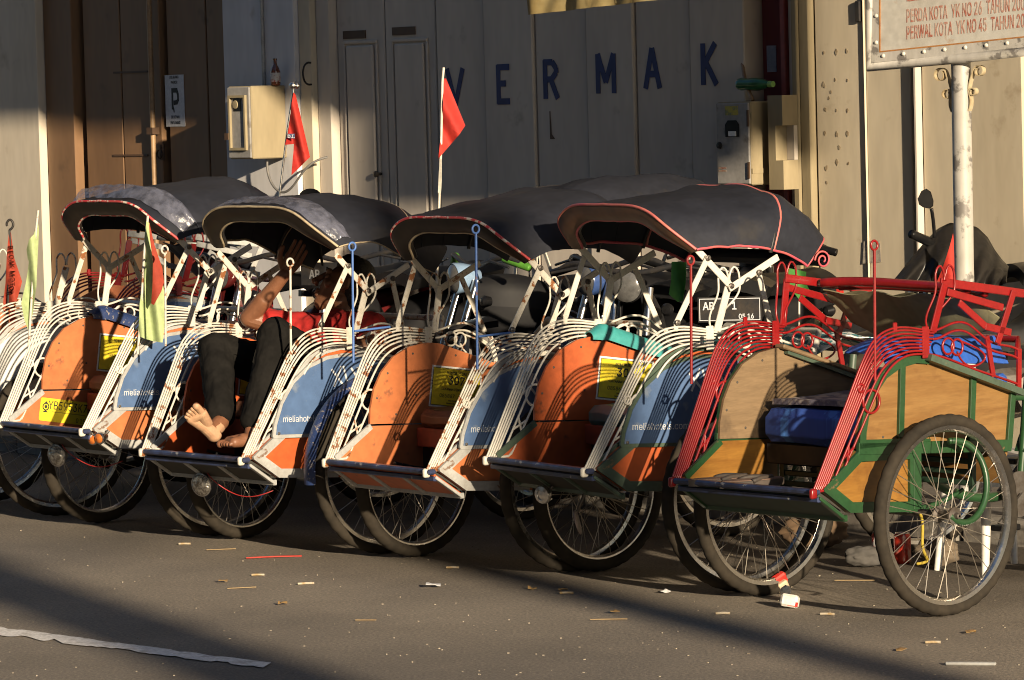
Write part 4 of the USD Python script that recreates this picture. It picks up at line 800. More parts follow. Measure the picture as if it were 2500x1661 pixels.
put(FB, 'rust_seam', MB().prism(Polygon([(.050, .057), (W_, .057), (W_, H_s), (.050, H_s)]).difference(Polygon([(.056, .063), (W_ + .1, .063), (W_ + .1, H_s + .1), (.056, H_s + .1)])), bl + SN * .0064, SX, SY, SN, .0034), mat('rust_orange', (.33, .15, .045), (.22, .09, .03), .4, .7, 30, .8))
put(FB, 'edge_strip', MB().prism(Polygon([(.012, .018), (W_ - .012, .018), (W_ - .012, H_s), (.012, H_s)]).difference(Polygon([(.055, .062), (W_ - .055, .062), (W_ - .055, H_s + .1), (.055, H_s + .1)])), bl + SN * .0062, SX, SY, SN, .003), M_POLE)
rb = MB()
for k in range(9): rb.lathe([(.001, .008), (.006, .006), (.009, 0)], bl + SX * (.07 + k * .098) + SY * .042 + SN * .0092, SN, 10)
for k in range(4): rb.lathe([(.001, .008), (.006, .006), (.009, 0)], bl + SX * .036 + SY * (.10 + k * .11) + SN * .0092, SN, 10)
put(FB, 'rivets', rb, M_WHITE2, 40)
M_STENC = mat('faded_red_stencil', (.30, .10, .07), (.37, .26, .215), .40, .56, 38, .6)
def sgtext(s, px, py, px1, hh):
    a, f = text(s, 1.0, True, .0008, 1.0, centre=False); p0, p1 = sp_(px, py), sp_(px1, py - (px1 - px) * .083); w_ = np.linalg.norm(p1 - p0); k = w_ / a[:, 0].max()
    # stencil gaps: thin uprights cut through each letter by narrow face-coloured bars
    put(FB, 'lettering', (p0 + SN * .0065 + np.outer(a[:, 0] * k, SX) + np.outer(a[:, 1] * hh, SY) + np.outer(np.clip(a[:, 2], 0, 1), SN), f), M_STENC)
sgtext('PERDA KOTA  YK NO 26  TAHUN 2002', 2214, 55, 2515, .052); sgtext('PERWAL KOTA  YK NO 45  TAHUN 2007', 2214, 96, 2525, .052)
p_ = sp_(2216, 4); put(FB, 'red_block', MB().prism([(0, 0), (.095, 0), (.095, .06), (0, .06)], p_ + SN * .0062, SX, SY, SN, .001), M_STENC)
M_SCR = mat('scroll_iron_paint', (.42, .36, .24), (.30, .22, .12), .4, .7, 16, .45)
for s in (-1, 1):
    for (zb_, r0, dx) in ((1.872, .028, .092), (1.79, .020, .062)):
        a = np.linspace(0, 2 * math.pi * 1.15, 30); sx = [(s * (dx + (r0 * (1 - .45 * t / 7.3)) * math.cos(math.pi - t) * 1.0), r0 * (1 - .45 * t / 7.3) * math.sin(math.pi - t) * 1.0) for t in a]
        P3 = [np.array([0, 0, zb_]) + SX * u + np.array([0, 0, v]) for u, v in sx]; st = [np.array([0, 0, zb_ - .075]) + SX * s * .04, np.array([0, 0, zb_ - .035]) + SX * s * .050] + P3
        st = np.array(spline(st[:3], 8)[:-1].tolist() + P3[1:]); G = np.stack([st - SN * .014, st + SN * .014])
        put(T, 'scroll', MB().shell(G, .004), M_SCR, 50)
# ------------------------------------------------------------------ the row of rickshaws
GROUPW = dict(rail=M_WHITE, arm=M_WHITE)
HL = ('head', .42, -.075, .335)
SPEC = {
 0: dict(label='leftmost white railed rickshaw with pale advert panel, cut by the picture edge', panel=M_ORANGE, frame=M_GREY, rail=M_WHITE, arm=M_WHITE, hood='', cushion=M_CUSH_BR, advert=mat('white_advert_panel', (.62, .62, .60), (.54, .53, .51), .4, .8, 5, .45), adtext=False, lamps=[('bell', .50, .33, .455)], rods=[]),
 1: dict(wheels={-1: (0.0, 0.410, 6, .315), 1: (-0.05, 0.45, 0, .35)}, label='orange rickshaw with yellow licence plate and red piped hood under a plastic sheet', panel=M_ORANGE, frame=M_GREY, rail=M_WHITE2, arm=M_WHITE, hood='up', pipe_out=M_PIPE_R, pipe_in=M_PIPE_R, cushion=M_CUSH_BR, hood_dz=(0, .02, .03), num='64', phone='085', phone2='498', plate=True, dz=.014, lamps=[HL, ('amber', .50, .345, .432), ('amber', .49, .385, .438)], rods=[], arm_cover=M_BLUEFEN),
 2: dict(wheels={-1: (-0.05, 0.450, 6, .315), 1: (-0.06, 0.48, 0, .35)}, label='orange rickshaw with a barefoot man asleep across its seat', panel=M_ORANGE2, frame=M_GREY, rail=M_WHITE, arm=M_WHITE, hood='up', pipe_out=M_PIPE_T, pipe_in=M_PIPE_T, light_edge=True, cushion=M_CUSH_BR, num='302', dz=-.049, lamps=[('head', .42, -.10, .335)], rods=[(-1, .37, .84, 1.25, M_WHITE, False), (1, .30, .80, 1.205, M_WHITE, False)], fender=(1,), hood_dz=(.045, .05, .0)),
 3: dict(wheels={-1: (0.05, 0.420, 6, .315), 1: (-0.06, 0.46, 0, .35)}, label='light orange rickshaw 307 with white edged black hood and blue rod', panel=M_ORANGE, frame=M_GREY, rail=M_WHITE, arm=M_WHITE, hood='up', pipe_out=M_PIPE_R, pipe_in=M_PIPE_T, cushion=M_CUSH_BR, num='307', dz=-.044, apron=M_ORANGE2, rib=M_GREY, lamps=[], rods=[(-1, .36, .80, 1.27, M_BLUEROD, True), (1, .31, .80, 1.345, M_BLUEROD, True)], hood_dz=(0, .03, .04)),
 4: dict(wheels={-1: (-0.01, 0.425, 6, .315), 1: (-0.05, 0.47, 0, .35)}, label='deep orange rickshaw 306 with pink piped hood and teal cushions', panel=M_ORANGE2, frame=M_DKGREEN, rail=M_WHITE2, arm=M_WHITE2, hood='up', pipe_out=M_PIPE_O, pipe_in=M_PIPE_P, side_pipe=True, cushion=M_CUSH_TE, arm_cover=M_TEAL, seat_back=M_TEAL, num='306', dz=.008, lamps=[('bell', .45, -.10, .345), ('reflector', .42, .09, .255)], rods=[], seat_board=M_SEATRED, visor=mat('brown_visor_vinyl', (.09, .045, .025), (.05, .03, .02), .4, .7, 8, .5, bump=.06)),
 5: dict(label='wooden panelled rickshaw with green frame, red wire rails and folded hood', panel=M_WOOD, panel_in=M_WOODP, lower=M_WOODO, frame=M_GREEN, rail=M_RED, arm=M_RED, hood='folded', cushion=M_CUSH_BL, b5=True, track=.449, dz=.0, apron=mat('dark_green_board', (.03, .05, .035), (.02, .03, .02), .4, .7, 10, .6), lamps=[], rods=[(-1, .41, .80, 1.25, M_REDROD, False), (1, .25, .83, 1.305, M_RED, False)], seat_back=M_TARP, seat_board=M_BLACK),
}
POSE = {0: (-2.246, 18.306, 30), 1: (-1.575, 17.282, 37.6), 2: (-.892, 16.458, 40.7), 3: (-.104, 15.679, 37.0), 4: (.532, 14.971, 31.9), 5: (1.192, 14.122, 40.1)}
RK, TUB = {}, {}
for i in (5, 4, 3, 2, 1, 0):
    x, y, a = POSE[i]; RK[i], TUB[i] = rickshaw(i, SPEC[i], (x, y, 0), a)
def W_of(i, f, w, z, dz=True):
    x, y, a = POSE[i]; a = math.radians(a); F = np.array([-math.cos(a), -math.sin(a), 0]); Wv = np.array([math.sin(a), -math.cos(a), 0])
    return np.array([x, y, SPEC[i].get('dz', 0) if dz else 0]) + F * f + Wv * w + [0, 0, z]
# second row
RK[6], TUB[6] = rickshaw(6, dict(label='rickshaw with plain black hood standing in the second row by the shop', panel=M_ORANGE2, frame=M_GREY, rail=M_WHITE, arm=M_WHITE, hood='up', pipe_out=M_BLACK, pipe_in=M_BLACK, cushion=M_CUSH_BR, lamps=[], adtext=False), (.42, 18.10, .0), -62)
RK[7], TUB[7] = rickshaw(7, dict(label='red railed rickshaw with folded dark hood in the second row', panel=M_ORANGE, frame=M_GREY, rail=M_RED, arm=M_GREY, hood='folded', folded_m=M_CANVAS, cushion=M_CUSH_BR, lamps=[], adtext=False), (-1.72, 19.1, .06), 28)

# tarpaulin and patterned cloth lying on seats
def drape(name, label, cat, i, f0, f1, w0, w1, zf, m, amp=.012, sd=1, transl=None):
    G = [[W_of(i, f, w, zf(f, w) + amp * (meshkit.fbm(np.array([f * 16, w * 16, sd * 7.7]), 3, sd) - .5) * 2) for w in np.linspace(w0, w1, 22)] for f in np.linspace(f0, f1, 22)]
    return solo(name, MB().shell(np.array(G)[:, ::-1], .004), m, label, cat, smooth=50)
drape('blue_tarpaulin', 'crumpled blue tarpaulin over the right arm rest of the wooden rickshaw', 'tarpaulin', 5, .13, -.45, .10, .335, lambda f, w: .955 - .04 * max(0, -f) - .9 * max(0, w - .27) ** 1.0 * 1.6 - .5 * max(0, f - .06) - .3 * max(0, .14 - w), M_TARP, .022, 2)
drape('patterned_cloth', 'white and teal patterned cloth bundled behind the seat of the deep orange rickshaw', 'cloth', 4, -.50, -.80, -.20, .36, lambda f, w: .83 + .06 * math.cos((f + .65) * 9), mat('white_teal_pattern', (.60, .60, .58), (.03, .16, .18), .49, .52, 26, .8), .03, 4)
# plastic sheets on two hoods
M_PLAST = usdkit.material(stage, '/World/Looks/clear_plastic_sheet', {'d': ('principled_bsdf', {'base_color': (.19, .20, .27), 'roughness': .25, 'specular_ior_level': .8}), 't': ('transparent_bsdf', {}), 'tc': ('texture_coordinate', {}), 'n': ('noise_texture', {'scale': 26.0, 'detail': 5.0}), 'r': ('rgb_ramp', {'ramp': [(.35, (.12,) * 3), (.68, (.42,) * 3)]}), 'x': ('mix_closure', {}),
    'bn': ('noise_texture', {'scale': 40.0, 'detail': 4.0}), 'b': ('bump', {'strength': .45, 'distance': .01})}, [('tc.object', 'n.vector'), ('n.fac', 'r.fac'), ('r.color', 'x.fac'), ('tc.object', 'bn.vector'), ('bn.fac', 'b.height'), ('b.normal', 'd.normal'), ('t.BSDF', 'x.closure1'), ('d.BSDF', 'x.closure2')], surface='x.closure')
def hood_sheet(i, label, f0, f1, w0, w1, sd, lift=.008, amp=.03):
    A, M_ = sect(ARCH) + [0, 0, SPEC[i].get('hood_dz', (0, 0, 0))[0]], sect(MID) + [0, 0, SPEC[i].get('hood_dz', (0, 0, 0))[1]]
    G = []
    for u in np.linspace(0, 1, 18):
        row = []
        for t in np.linspace(w0, w1, 44):
            k = t * (len(A) - 1); a = int(min(k, len(A) - 2)); fr = k - a; p0 = A[a] * (1 - fr) + A[a + 1] * fr; p1 = M_[a] * (1 - fr) + M_[a + 1] * fr
            uu = f0 + (f1 - f0) * (u + .10 * math.sin(7 * t + sd)); p = p0 * (1 - uu) + p1 * uu
            nrm = np.array([.1, (t - .5) * 1.2, 1.0]); nrm /= np.linalg.norm(nrm)
            h = lift + amp * math.sin(math.pi * u) * (.4 + 1.0 * meshkit.fbm(np.array([u * 3, t * 9, sd]), 3, sd)) + .012 * meshkit.noise(np.array([u * 9, t * 40, sd * 3.3]), sd)
            row.append(W_of(i, *(p + nrm * h)))
        G.append(row)
    return solo('plastic_sheet', MB().shell(np.array(G)[:, ::-1], .001), M_PLAST, label, 'plastic sheet', smooth=60)
hood_sheet(1, 'crumpled clear plastic sheet rolled across the hood of the rickshaw with licence plate', .12, .60, .12, .99, 1, .008, .045)
hood_sheet(2, 'flat clear plastic sheet over the hood above the sleeping man', .06, .50, .12, .98, 5, .007, .014)
# sandals on the wooden rickshaw's floor
M_SAND = mat('dark_rubber_sandal', (.035, .03, .028), (.06, .045, .035), .4, .7, 14, .7)
for k, (f, w, rz, lb) in enumerate(((.44, -.20, 155, 'dark rubber sandal nearer the left rail on the wooden rickshaw floor'), (.42, -.08, 168, 'dark rubber sandal with tan sole edge lying right of its pair'))):
    p = W_of(5, f, w, .455, False); T = thing('sandal', lb, 'sandal', p, 180 + POSE[5][2] + rz, 'pair of sandals on the rickshaw floor')
    ol = [(.13 * math.cos(a) * (1 if math.cos(a) > 0 else 1), (.045 + .010 * math.cos(a)) * math.sin(a)) for a in np.linspace(0, 2 * math.pi, 28)[:-1]]
    put(T, 'sole', MB().prism(ol, (0, 0, 0), (1, 0, .0), (0, 1, 0), (0, 0, 1), .022), M_SAND, 40)
    for s in (-1, 1): put(T, 'strap', MB().tube(spline([(-.02, s * .043, .020), (.01, s * .036, .028), (.05, s * .015, .028), (.085, 0, .028)], 12), .009, 6), M_SAND, True)
    put(T, 'insole', MB().prism([(x * .93, y * .9) for x, y in ol], (0, 0, .0225), (1, 0, .0), (0, 1, 0), (0, 0, 1), .003), mat('worn_tan_insole', (.16, .10, .07), (.10, .06, .045), .4, .7, 20, .8))
# slatted crate under that seat
cr = thing('slatted_crate', 'dark green slatted plastic crate stowed under the blue seat', 'crate', W_of(5, -.12, 0, .40, False), 180 + POSE[5][2])
M_CRATE = mat('dark_green_crate', (.02, .05, .03), (.015, .03, .02), .4, .7, 14, .45)
for r_ in range(5):
    z = .025 + r_ * .038
    put(cr, 'slat', MB().box((.19, 0, z), (.012, .56, .020), ch=.003), M_CRATE); put(cr, 'slat', MB().box((-.19, 0, z), (.012, .56, .020), ch=.003), M_CRATE)
for (x, y) in ((.19, .28), (.19, -.28), (-.19, .28), (-.19, -.28), (.19, .09), (.19, -.09)): put(cr, 'corner_post', MB().box((x, y, .10), (.02, .02, .21)), M_CRATE)

# ------------------------------------------------------------------ flags
def cloth_mat(n, a, b): return mat(n, a, b, .4, .7, 8, .75, transl=.35, bump=.15, bscale=40)
M_FRED = cloth_mat('red_flag_cloth', (.60, .045, .03), (.48, .03, .025)); M_FGRN = cloth_mat('pale_green_flag_cloth', (.50, .60, .30), (.42, .52, .26)); M_FDKR = cloth_mat('rust_red_flag_cloth', (.42, .055, .025), (.32, .04, .02)); M_LIME = cloth_mat('lime_green_cloth', (.07, .26, .05), (.05, .19, .04))
RX = np.array([1.0, 0, 0])
def px_poly(T, name, pts, D, m, amp=.012, fold=(60, .0), t=.0015, sd=0, res=.012):
    """hanging cloth whose outline is given in photograph pixels at distance D, with folds in depth"""
    P3 = [at(x, y, D) for x, y in pts]; P2 = [(p[0], p[2]) for p in P3]; pg = Polygon(P2).buffer(0)
    x0, z0, x1, z1 = pg.bounds; xs = np.arange(x0, x1 + res, res); zs = np.arange(z0, z1 + res, res)
    tri = trimesh.creation.triangulate_polygon(pg, engine='earcut'); V, F = tri
    V3 = np.column_stack([V, np.zeros(len(V))]); mm = trimesh.Trimesh(V3, F, process=True)
    for _ in range(6):
        if mm.edges_unique_length.max() < res * 1.6: break
        v, f = trimesh.remesh.subdivide_to_size(mm.vertices, mm.faces, res * 1.5, max_iter=12); mm = trimesh.Trimesh(v, f, process=True)
    v = np.array(mm.vertices); f = np.array(mm.faces)
    dep = amp * np.sin(v[:, 0] * fold[0] + v[:, 1] * fold[1] + sd) + amp * .7 * (meshkit.fbm(np.column_stack([v[:, 0] * 22, v[:, 1] * 6, np.full(len(v), sd * 1.7)]), 3, sd) - .5)
    a = np.column_stack([v[:, 0], D + dep, v[:, 1]]); b = a + [0, t, 0]
    return put(T, name, (np.vstack([a, b]), np.vstack([f, f[:, ::-1] + len(a)])), m, 70)
def flagpole(T, pts, D, r, m): put(T, 'pole', MB().tube([at(x, y, D) for x, y in pts], r, 8), m, True)
T = thing('red_flag', 'small red flag with a white lower band and lettering beside the meter box', 'flag')
flagpole(T, [(718, 208), (700, 330), (683, 470), (668, 560)], 17.9, .0045, M_CHROME)
px_poly(T, 'cloth', [(717, 226), (722, 232), (757, 384), (712, 428), (717, 352), (697, 354)], 17.9, M_FRED, .022, (80, 16), sd=1)
put(T, 'finial', MB().tm(trimesh.creation.icosphere(2, .016)), M_CHROME); f_ = T.GetChild('finial'); UsdGeom.Xformable(f_).AddTranslateOp().Set(Gf.Vec3d(*map(float, at(715, 209, 17.9))))
put(T, 'finial', MB().tm(trimesh.creation.icosphere(2, .013)), M_CHROME); UsdGeom.Xformable(T.GetChild('finial_001')).AddTranslateOp().Set(Gf.Vec3d(*map(float, at(725, 210, 17.9))))
px_poly(T, 'navy_patch', [(703, 327), (720, 327), (720, 339), (702, 338)], 17.878, mat('navy_patch', (.02, .03, .10), (.02, .02, .07)), .0, sd=1)
a, f = text('D.I.', .014, True, .001); put(T, 'lettering', (at(711, 337, 17.875) + np.column_stack([a[:, 0], -a[:, 2], a[:, 1]]), f), M_WTXT)
T = thing('red_flag', 'bright red pennant on a tall white pole above the hood of rickshaw 307', 'flag')
flagpole(T, [(1083, 165), (1080, 200), (1076, 390), (1070, 560), (1066, 700)], 17.2, .0055, mat('bamboo_white_pole', (.62, .58, .50), (.48, .42, .32), .4, .7, 16, .6))
px_poly(T, 'cloth', [(1084, 192), (1089, 192), (1136, 307), (1122, 328), (1070, 388), (1080, 300)], 17.2, M_FRED, .018, (55, 26), sd=4)
px_poly(T, 'cloth_tail', [(1073, 388), (1079, 388), (1079, 440), (1076, 478), (1069, 470)], 17.15, mat('white_rag', (.58, .55, .48), (.45, .42, .35), transl=.3), .006, (60, 12), sd=2)
T = thing('green_flag', 'pale green flag hanging furled at the left of the row', 'flag')
flagpole(T, [(93, 514), (88, 560), (72, 810), (68, 900)], 17.35, .0055, M_WHITE)
px_poly(T, 'cloth', [(91, 540), (94, 560), (92, 640), (90, 700), (80, 760), (69, 808), (60, 780), (53, 740), (62, 690), (72, 630), (68, 640), (64, 610), (72, 585), (84, 572)], 17.35, M_FGRN, .020, (75, 6), sd=1)
T = thing('green_flag', 'pale green flag with a rust red strip in front of the licence plated rickshaw', 'flag')
flagpole(T, [(361, 527), (352, 620), (343, 780), (336, 865)], 16.75, .0055, M_WHITE)
px_poly(T, 'cloth', [(358, 540), (366, 545), (372, 600), (384, 640), (396, 690), (404, 730), (403, 780), (398, 836), (372, 834), (338, 820), (342, 740), (348, 690), (352, 620)], 16.75, M_FGRN, .016, (85, 8), sd=3)
px_poly(T, 'red_strip', [(364, 540), (378, 600), (396, 655), (400, 690), (394, 712), (376, 745), (369, 742), (373, 690), (374, 640), (366, 580)], 16.69, M_FDKR, .010, (60, 5), sd=6)
T = thing('lettered_pennant', 'rust red lettered pennant hanging from an iron hook at far left', 'flag')
flagpole(T, [(23, 562), (25, 600), (20, 700), (17, 900)], 18.0, .005, M_BLACK); put(T, 'hook', MB().tube(spline([at(x, y, 18.0) for x, y in ((22, 562), (30, 556), (31, 543), (25, 537), (18, 542), (18, 552))], 20), .0055, 6), M_BLACK, True)
px_poly(T, 'cloth', [(22, 566), (26, 568), (34, 630), (53, 688), (38, 750), (36, 800), (28, 812), (22, 780), (8, 760), (7, 735), (13, 690), (18, 620)], 18.0, M_FDKR, .016, (70, 8), sd=2)
for ch_, x, y in zip('BECAK MOTOR', (20.5, 21, 22, 23, 24.5, 0, 25, 25, 24.5, 23, 21.5), (605, 617, 628, 640, 650, 0, 668, 683, 694, 704, 714)):
    if ch_ != ' ':
        a, f = text(ch_, .020, True, .001); a = np.column_stack([-a[:, 1] * -1, a[:, 2] * 0 - .0, a[:, 0] * -1]); put(T, 'lettering', (at(x, y, 17.965) + np.column_stack([a[:, 0], np.linspace(0, 0, len(a)), a[:, 2]]), f), mat('tan_flag_print', (.50, .32, .18), (.42, .26, .14)))
T = thing('lime_cloth', 'lime green cloth hanging behind the pink piped hood, left of the white posts', 'cloth')
px_poly(T, 'cloth', [(1640, 640), (1675, 640), (1674, 690), (1668, 735), (1655, 738), (1632, 718), (1638, 690)], 15.9, M_LIME, .016, (70, 10), sd=1)
T = thing('lime_cloth', 'lime green cloth hanging behind the red post of the wooden rickshaw', 'cloth')
px_poly(T, 'cloth', [(1925, 655), (1968, 664), (1966, 690), (1978, 712), (1956, 738), (1938, 715), (1918, 708)], 15.2, M_LIME, .014, (70, 10), sd=2)
flagpole(T, [(1951, 700), (1951, 790), (1950, 830)], 15.22, .004, M_WHITE)
# ------------------------------------------------------------------ motorcycles on the pavement
moto_wheel = None
def motorcycle(label, loc, rz, body, o):
    global moto_wheel
    T = thing('motorcycle', label, 'motorcycle', loc, rz, 'motorcycles parked behind the rickshaws')
    def mw(x):
        global moto_wheel
        if moto_wheel is None:
            moto_wheel = sub(T, 'wheel', (x, 0, .29)); prof = [(.29 - .03 + .03 * math.cos(a), .032 * math.sin(a)) for a in np.linspace(0, 2 * math.pi, 13)]
            put(moto_wheel, 'tyre', MB().lathe(prof, (0, 0, 0), (0, 1, 0), 40), M_TYRE, 50)
            put(moto_wheel, 'rim', MB().lathe([(.235, -.025), (.222, -.012), (.222, .012), (.235, .025)], (0, 0, 0), (0, 1, 0), 40), M_CHROME, 40)
            m_ = MB().lathe([(.01, -.06), (.05, -.05), (.05, .05), (.01, .06)], (0, 0, 0), (0, 1, 0), 18)
            for k in range(6): a = k * math.pi / 3; m_.bar((.04 * math.cos(a), 0, .04 * math.sin(a)), (.225 * math.cos(a), 0, .225 * math.sin(a)), .025, .02)
            put(moto_wheel, 'hub', m_, M_BLACK)
        else: ref(T, 'wheel', moto_wheel, (x, 0, .29))
    mw(.62); mw(-.62)
    for s in (-1, 1):
        put(T, 'fork_tube', MB().tube([(.62, s * .075, .29), (.40, s * .075, .92)], .018, 8), M_CHROME, True); put(T, 'swing_arm', MB().tube([(-.62, s * .09, .29), (-.20, s * .09, .36)], .02, 6), M_BLACK, True); put(T, 'shock_absorber', MB().tube([(-.60, s * .12, .32), (-.50, s * .12, .66)], .022, 8), M_CHROME, True)
    en = MB().box((.02, 0, .36), (.36, .22, .22), ch=.05); en.lathe([(.01, -.15), (.10, -.14), (.10, .14), (.01, .15)], (-.06, 0, .34), (0, 1, 0), 18); put(T, 'engine', en, M_HUB, 40)
    put(T, 'exhaust', MB().tube(spline([(.15, -.14, .30), (.0, -.16, .24), (-.25, -.17, .27), (-.80, -.18, .36)], 20), [.02] * 8 + [.035] * 12, 10), M_CHROME, True)
    ff = [[(.62 + (.315 + .0) * math.cos(a), .06 * p, .29 + .315 * math.sin(a) - .02 * p * p) for p in (-1, -.5, 0, .5, 1)] for a in np.radians(np.linspace(20, 150, 16))]; put(T, 'front_fender', MB().shell(np.array(ff), .004), body, 50)
    st = []   # body as stations: centre x, z, half width, half height
    SH = [(.42, .80, .05, .13), (.30, .70, .10, .20), (.16, .56, .09, .20), (.0, .50, .08, .15), (-.14, .60, .11, .14), (-.35, .68, .13, .12), (-.60, .74, .11, .09), (-.82, .80, .06, .05)]
    if o.get('tank'): SH = [(.40, .82, .05, .10), (.28, .80, .12, .14), (.10, .78, .14, .14), (-.06, .72, .10, .12), (-.20, .66, .12, .13), (-.40, .68, .13, .11), (-.62, .74, .10, .08), (-.85, .80, .06, .05)]
    Sx = spline(SH, 26); G = [[(x, hw * (abs(math.cos(a)) ** .7) * (1 if math.cos(a) > 0 else -1), z + hh * (abs(math.sin(a)) ** .7) * (1 if math.sin(a) > 0 else -1)) for a in np.linspace(0, 2 * math.pi, 21)] for x, z, hw, hh in Sx]
    put(T, 'body', MB().shell(np.array(G), .004), body, 50)
    sg = [[(x, y * (.13 if x < -.2 else .10 + (.0 - x) * .0), .845 + .05 * max(0, (-.35 - x)) * 2 * (x < -.35) - .035 * (y * y) + (.02 * math.cos((x + .2) * 6))) for y in np.linspace(1, -1, 9)] for x in np.linspace(-.02, -.78, 20)]; put(T, 'seat', MB().shell(np.array(sg)[::-1], .06), M_BLACKPL, 60)
    if not o.get('bare'): hb = MB().tube(spline([(.30, .36, .985), (.36, .22, 1.02), (.38, .08, .99), (.38, -.08, .99), (.36, -.22, 1.02), (.30, -.36, .985)], 30), .012, 8); put(T, 'handlebar', hb, M_BLACK, True)
    for s in (() if o.get('bare') else (-1, 1)):
        put(T, 'grip', MB().tube([(.345, s * .25, 1.017), (.29, s * .385, .98)], .018, 10), o.get('grip', M_BLACKPL), True)
        put(T, 'lever', MB().tube([(.40, s * .22, 1.01), (.38, s * .36, .985)], .006, 6), M_BLACK, True)
        if o.get('mirror', True):
            mr = MB().tube(spline([(.37, s * .20, 1.02), (.36, s * .22, 1.10), (.34, s * .27, 1.19)], 10), .006, 6); put(T, 'mirror_stalk', mr, M_BLACK, True)
            mh = [(s * (.30 + .055 * math.cos(a) * (1 + .15 * math.sin(a))), 1.225 + .042 * math.sin(a)) for a in np.linspace(0, 2 * math.pi, 19)[:-1]]
            put(T, 'mirror', MB().prism(mh, (.345, 0, 0), (0, 1, 0), (0, 0, 1), (-1, 0, 0), .02), M_BLACKPL, 40)
    if not o.get('no_lamp'):
        hl = MB().lathe([(.002, -.13), (.03, -.12), (.055, -.08), (.068, -.03), (.070, .0), (.066, .008)], (.47, 0, .93), (1, 0, -.05), 24); put(T, 'headlight_shell', hl, o.get('lamp', body), 50)
        put(T, 'headlight_lens', MB().lathe([(.064, .006), (.05, .018), (.02, .026), (.001, .028)], (.47, 0, .93), (1, 0, -.05), 24), mat('dim_headlight_glass', (.10, .10, .10), (.06, .06, .06), .4, .7, 30, .2, coat=.3), 50)
    for x in (.40, -.74):
        for s in (-1, 1): put(T, 'turn_signal', MB().lathe([(.001, -.04), (.02, -.03), (.028, 0), (.018, .015), (.001, .018)], (x, s * .15, .83 if x > 0 else .74), (1 if x > 0 else -1, 0, 0), 14), M_BLACKPL, 40)
    put(T, 'tail_light', MB().box((-.87, 0, .80), (.05, .14, .07), ch=.015), mat('red_tail_lens', (.40, .02, .015), (.3, .02, .015), .4, .7, 30, .15, coat=.5))
    def plate(x, z, d, s):
        c = np.array([x, 0, z]); X = np.array([0, d, 0.]); Y = np.array([0, 0, 1.0]); Z = np.array([d, 0, 0.])
        P = put(T, 'number_plate', MB().prism([(-.135, -.053), (.135, -.053), (.135, .053), (-.135, .053)], c, X, Y, Z, .003), M_BLACK)
        if s is o.get('plate_rear'):
            rim_ = Polygon([(-.131, -.049), (.131, -.049), (.131, .049), (-.131, .049)]).buffer(-.002); put(P, 'plate_border', MB().prism(rim_.difference(rim_.buffer(-.003)), c + Z * .003, X, Y, Z, .001), M_WTXT)
        for tx_, u, v, h_ in s:
            a, f = text(tx_, h_, True, .001, .85); put(P, 'lettering', (c + Z * .0032 + np.outer(a[:, 0] + u, X) + np.outer(a[:, 1] + v, Y) + np.outer(a[:, 2], Z), f), M_WTXT if s is o.get('plate_rear') else mat('dim_plate_digits', (.16, .16, .165), (.10, .10, .10)))
    if o.get('plate_front'): plate(.54, .93, 1, o['plate_front'])
    if o.get('plate_rear'): plate(-.915, o.get('prz', .70), -1, o['plate_rear'])
    if o.get('helmet'):
        Hm = []
        for a in np.radians(np.linspace(-35, 90, 12)): Hm.append([(-.3 + .13 * math.cos(a) * math.cos(b), .12 * math.cos(a) * math.sin(b), 1.0 + .13 * math.sin(a)) for b in np.linspace(0, 2 * math.pi, 25)])
        return T, Hm
    return T, None
M_BKBLACK = mat('black_motorcycle_paint', (.008, .008, .010), (.014, .014, .014), .4, .8, 9, .6, spec=.2)
M_BKBLUE = mat('blue_motorcycle_paint', (.035, .07, .20), (.025, .05, .14), .4, .8, 9, .25, coat=.6)
M_BKSILV = mat('pale_blue_lamp_paint', (.20, .30, .44), (.15, .22, .34), .4, .8, 9, .25, coat=.6)
M_BKRED = mat('maroon_motorcycle_paint', (.10, .012, .012), (.06, .01, .01), .4, .8, 9, .25, coat=.6)
M_LIMEGRIP = mat('lime_grip_rubber', (.09, .27, .03), (.06, .2, .02), .4, .7, 14, .6)
RZ0 = 180 + 40
def bike_at(label, x, y, D, hx, hz, rz, body, o):
    """place a motorcycle so that its local point (hx, 0, hz) shows at pixel (x, y), at distance D"""
    p = at(x, y, D); a = math.radians(rz); c = p - np.array([hx * math.cos(a), hx * math.sin(a), 0]); return motorcycle(label, (c[0], c[1], .10), rz, body, o)
bike_at('motorcycle with pale blue bullet headlight and lime green grips behind rickshaw 307', 1112, 750, 17.7, .47, .93, RZ0 - 14, M_BKBLACK, dict(lamp=M_BKSILV, grip=M_LIMEGRIP, mirror=False, tank=True))
bike_at('motorcycle with dark blue headlight just left of the rickshaw 306 hood posts', 1434, 762, 17.2, .47, .93, RZ0 - 6, M_BKBLACK, dict(lamp=M_BKBLUE, mirror=False, tank=True))
bike_at('black motorcycle with AB number plate behind the sleeping man', 788, 650, 18.5, .56, .88, RZ0 + 18, M_BKBLACK, dict(plate_front=[('AB', -.06, -.022, .040)], mirror=False, no_lamp=True))
bike_at('motorcycle showing a lettered rear plate behind the white posts of rickshaw 306', 1780, 690, 17.0, -.915, .80, RZ0 + 180 + 42, M_BKBLACK, dict(plate_rear=[('AB', -.09, .0, .032), ('1', .02, .0, .032), ('05 16', .07, -.04, .020)], prz=.80, mirror=False))
bike_at('dark motorcycle with saddle and orange indicators behind the deep orange rickshaw', 1600, 790, 16.9, .1, .85, RZ0 + 30, M_BKBLACK, dict(mirror=False))
bike_at('maroon motorcycle in the gap behind the licence plated rickshaw', 640, 760, 18.9, .2, .85, RZ0 + 8, M_BKRED, dict(mirror=False))
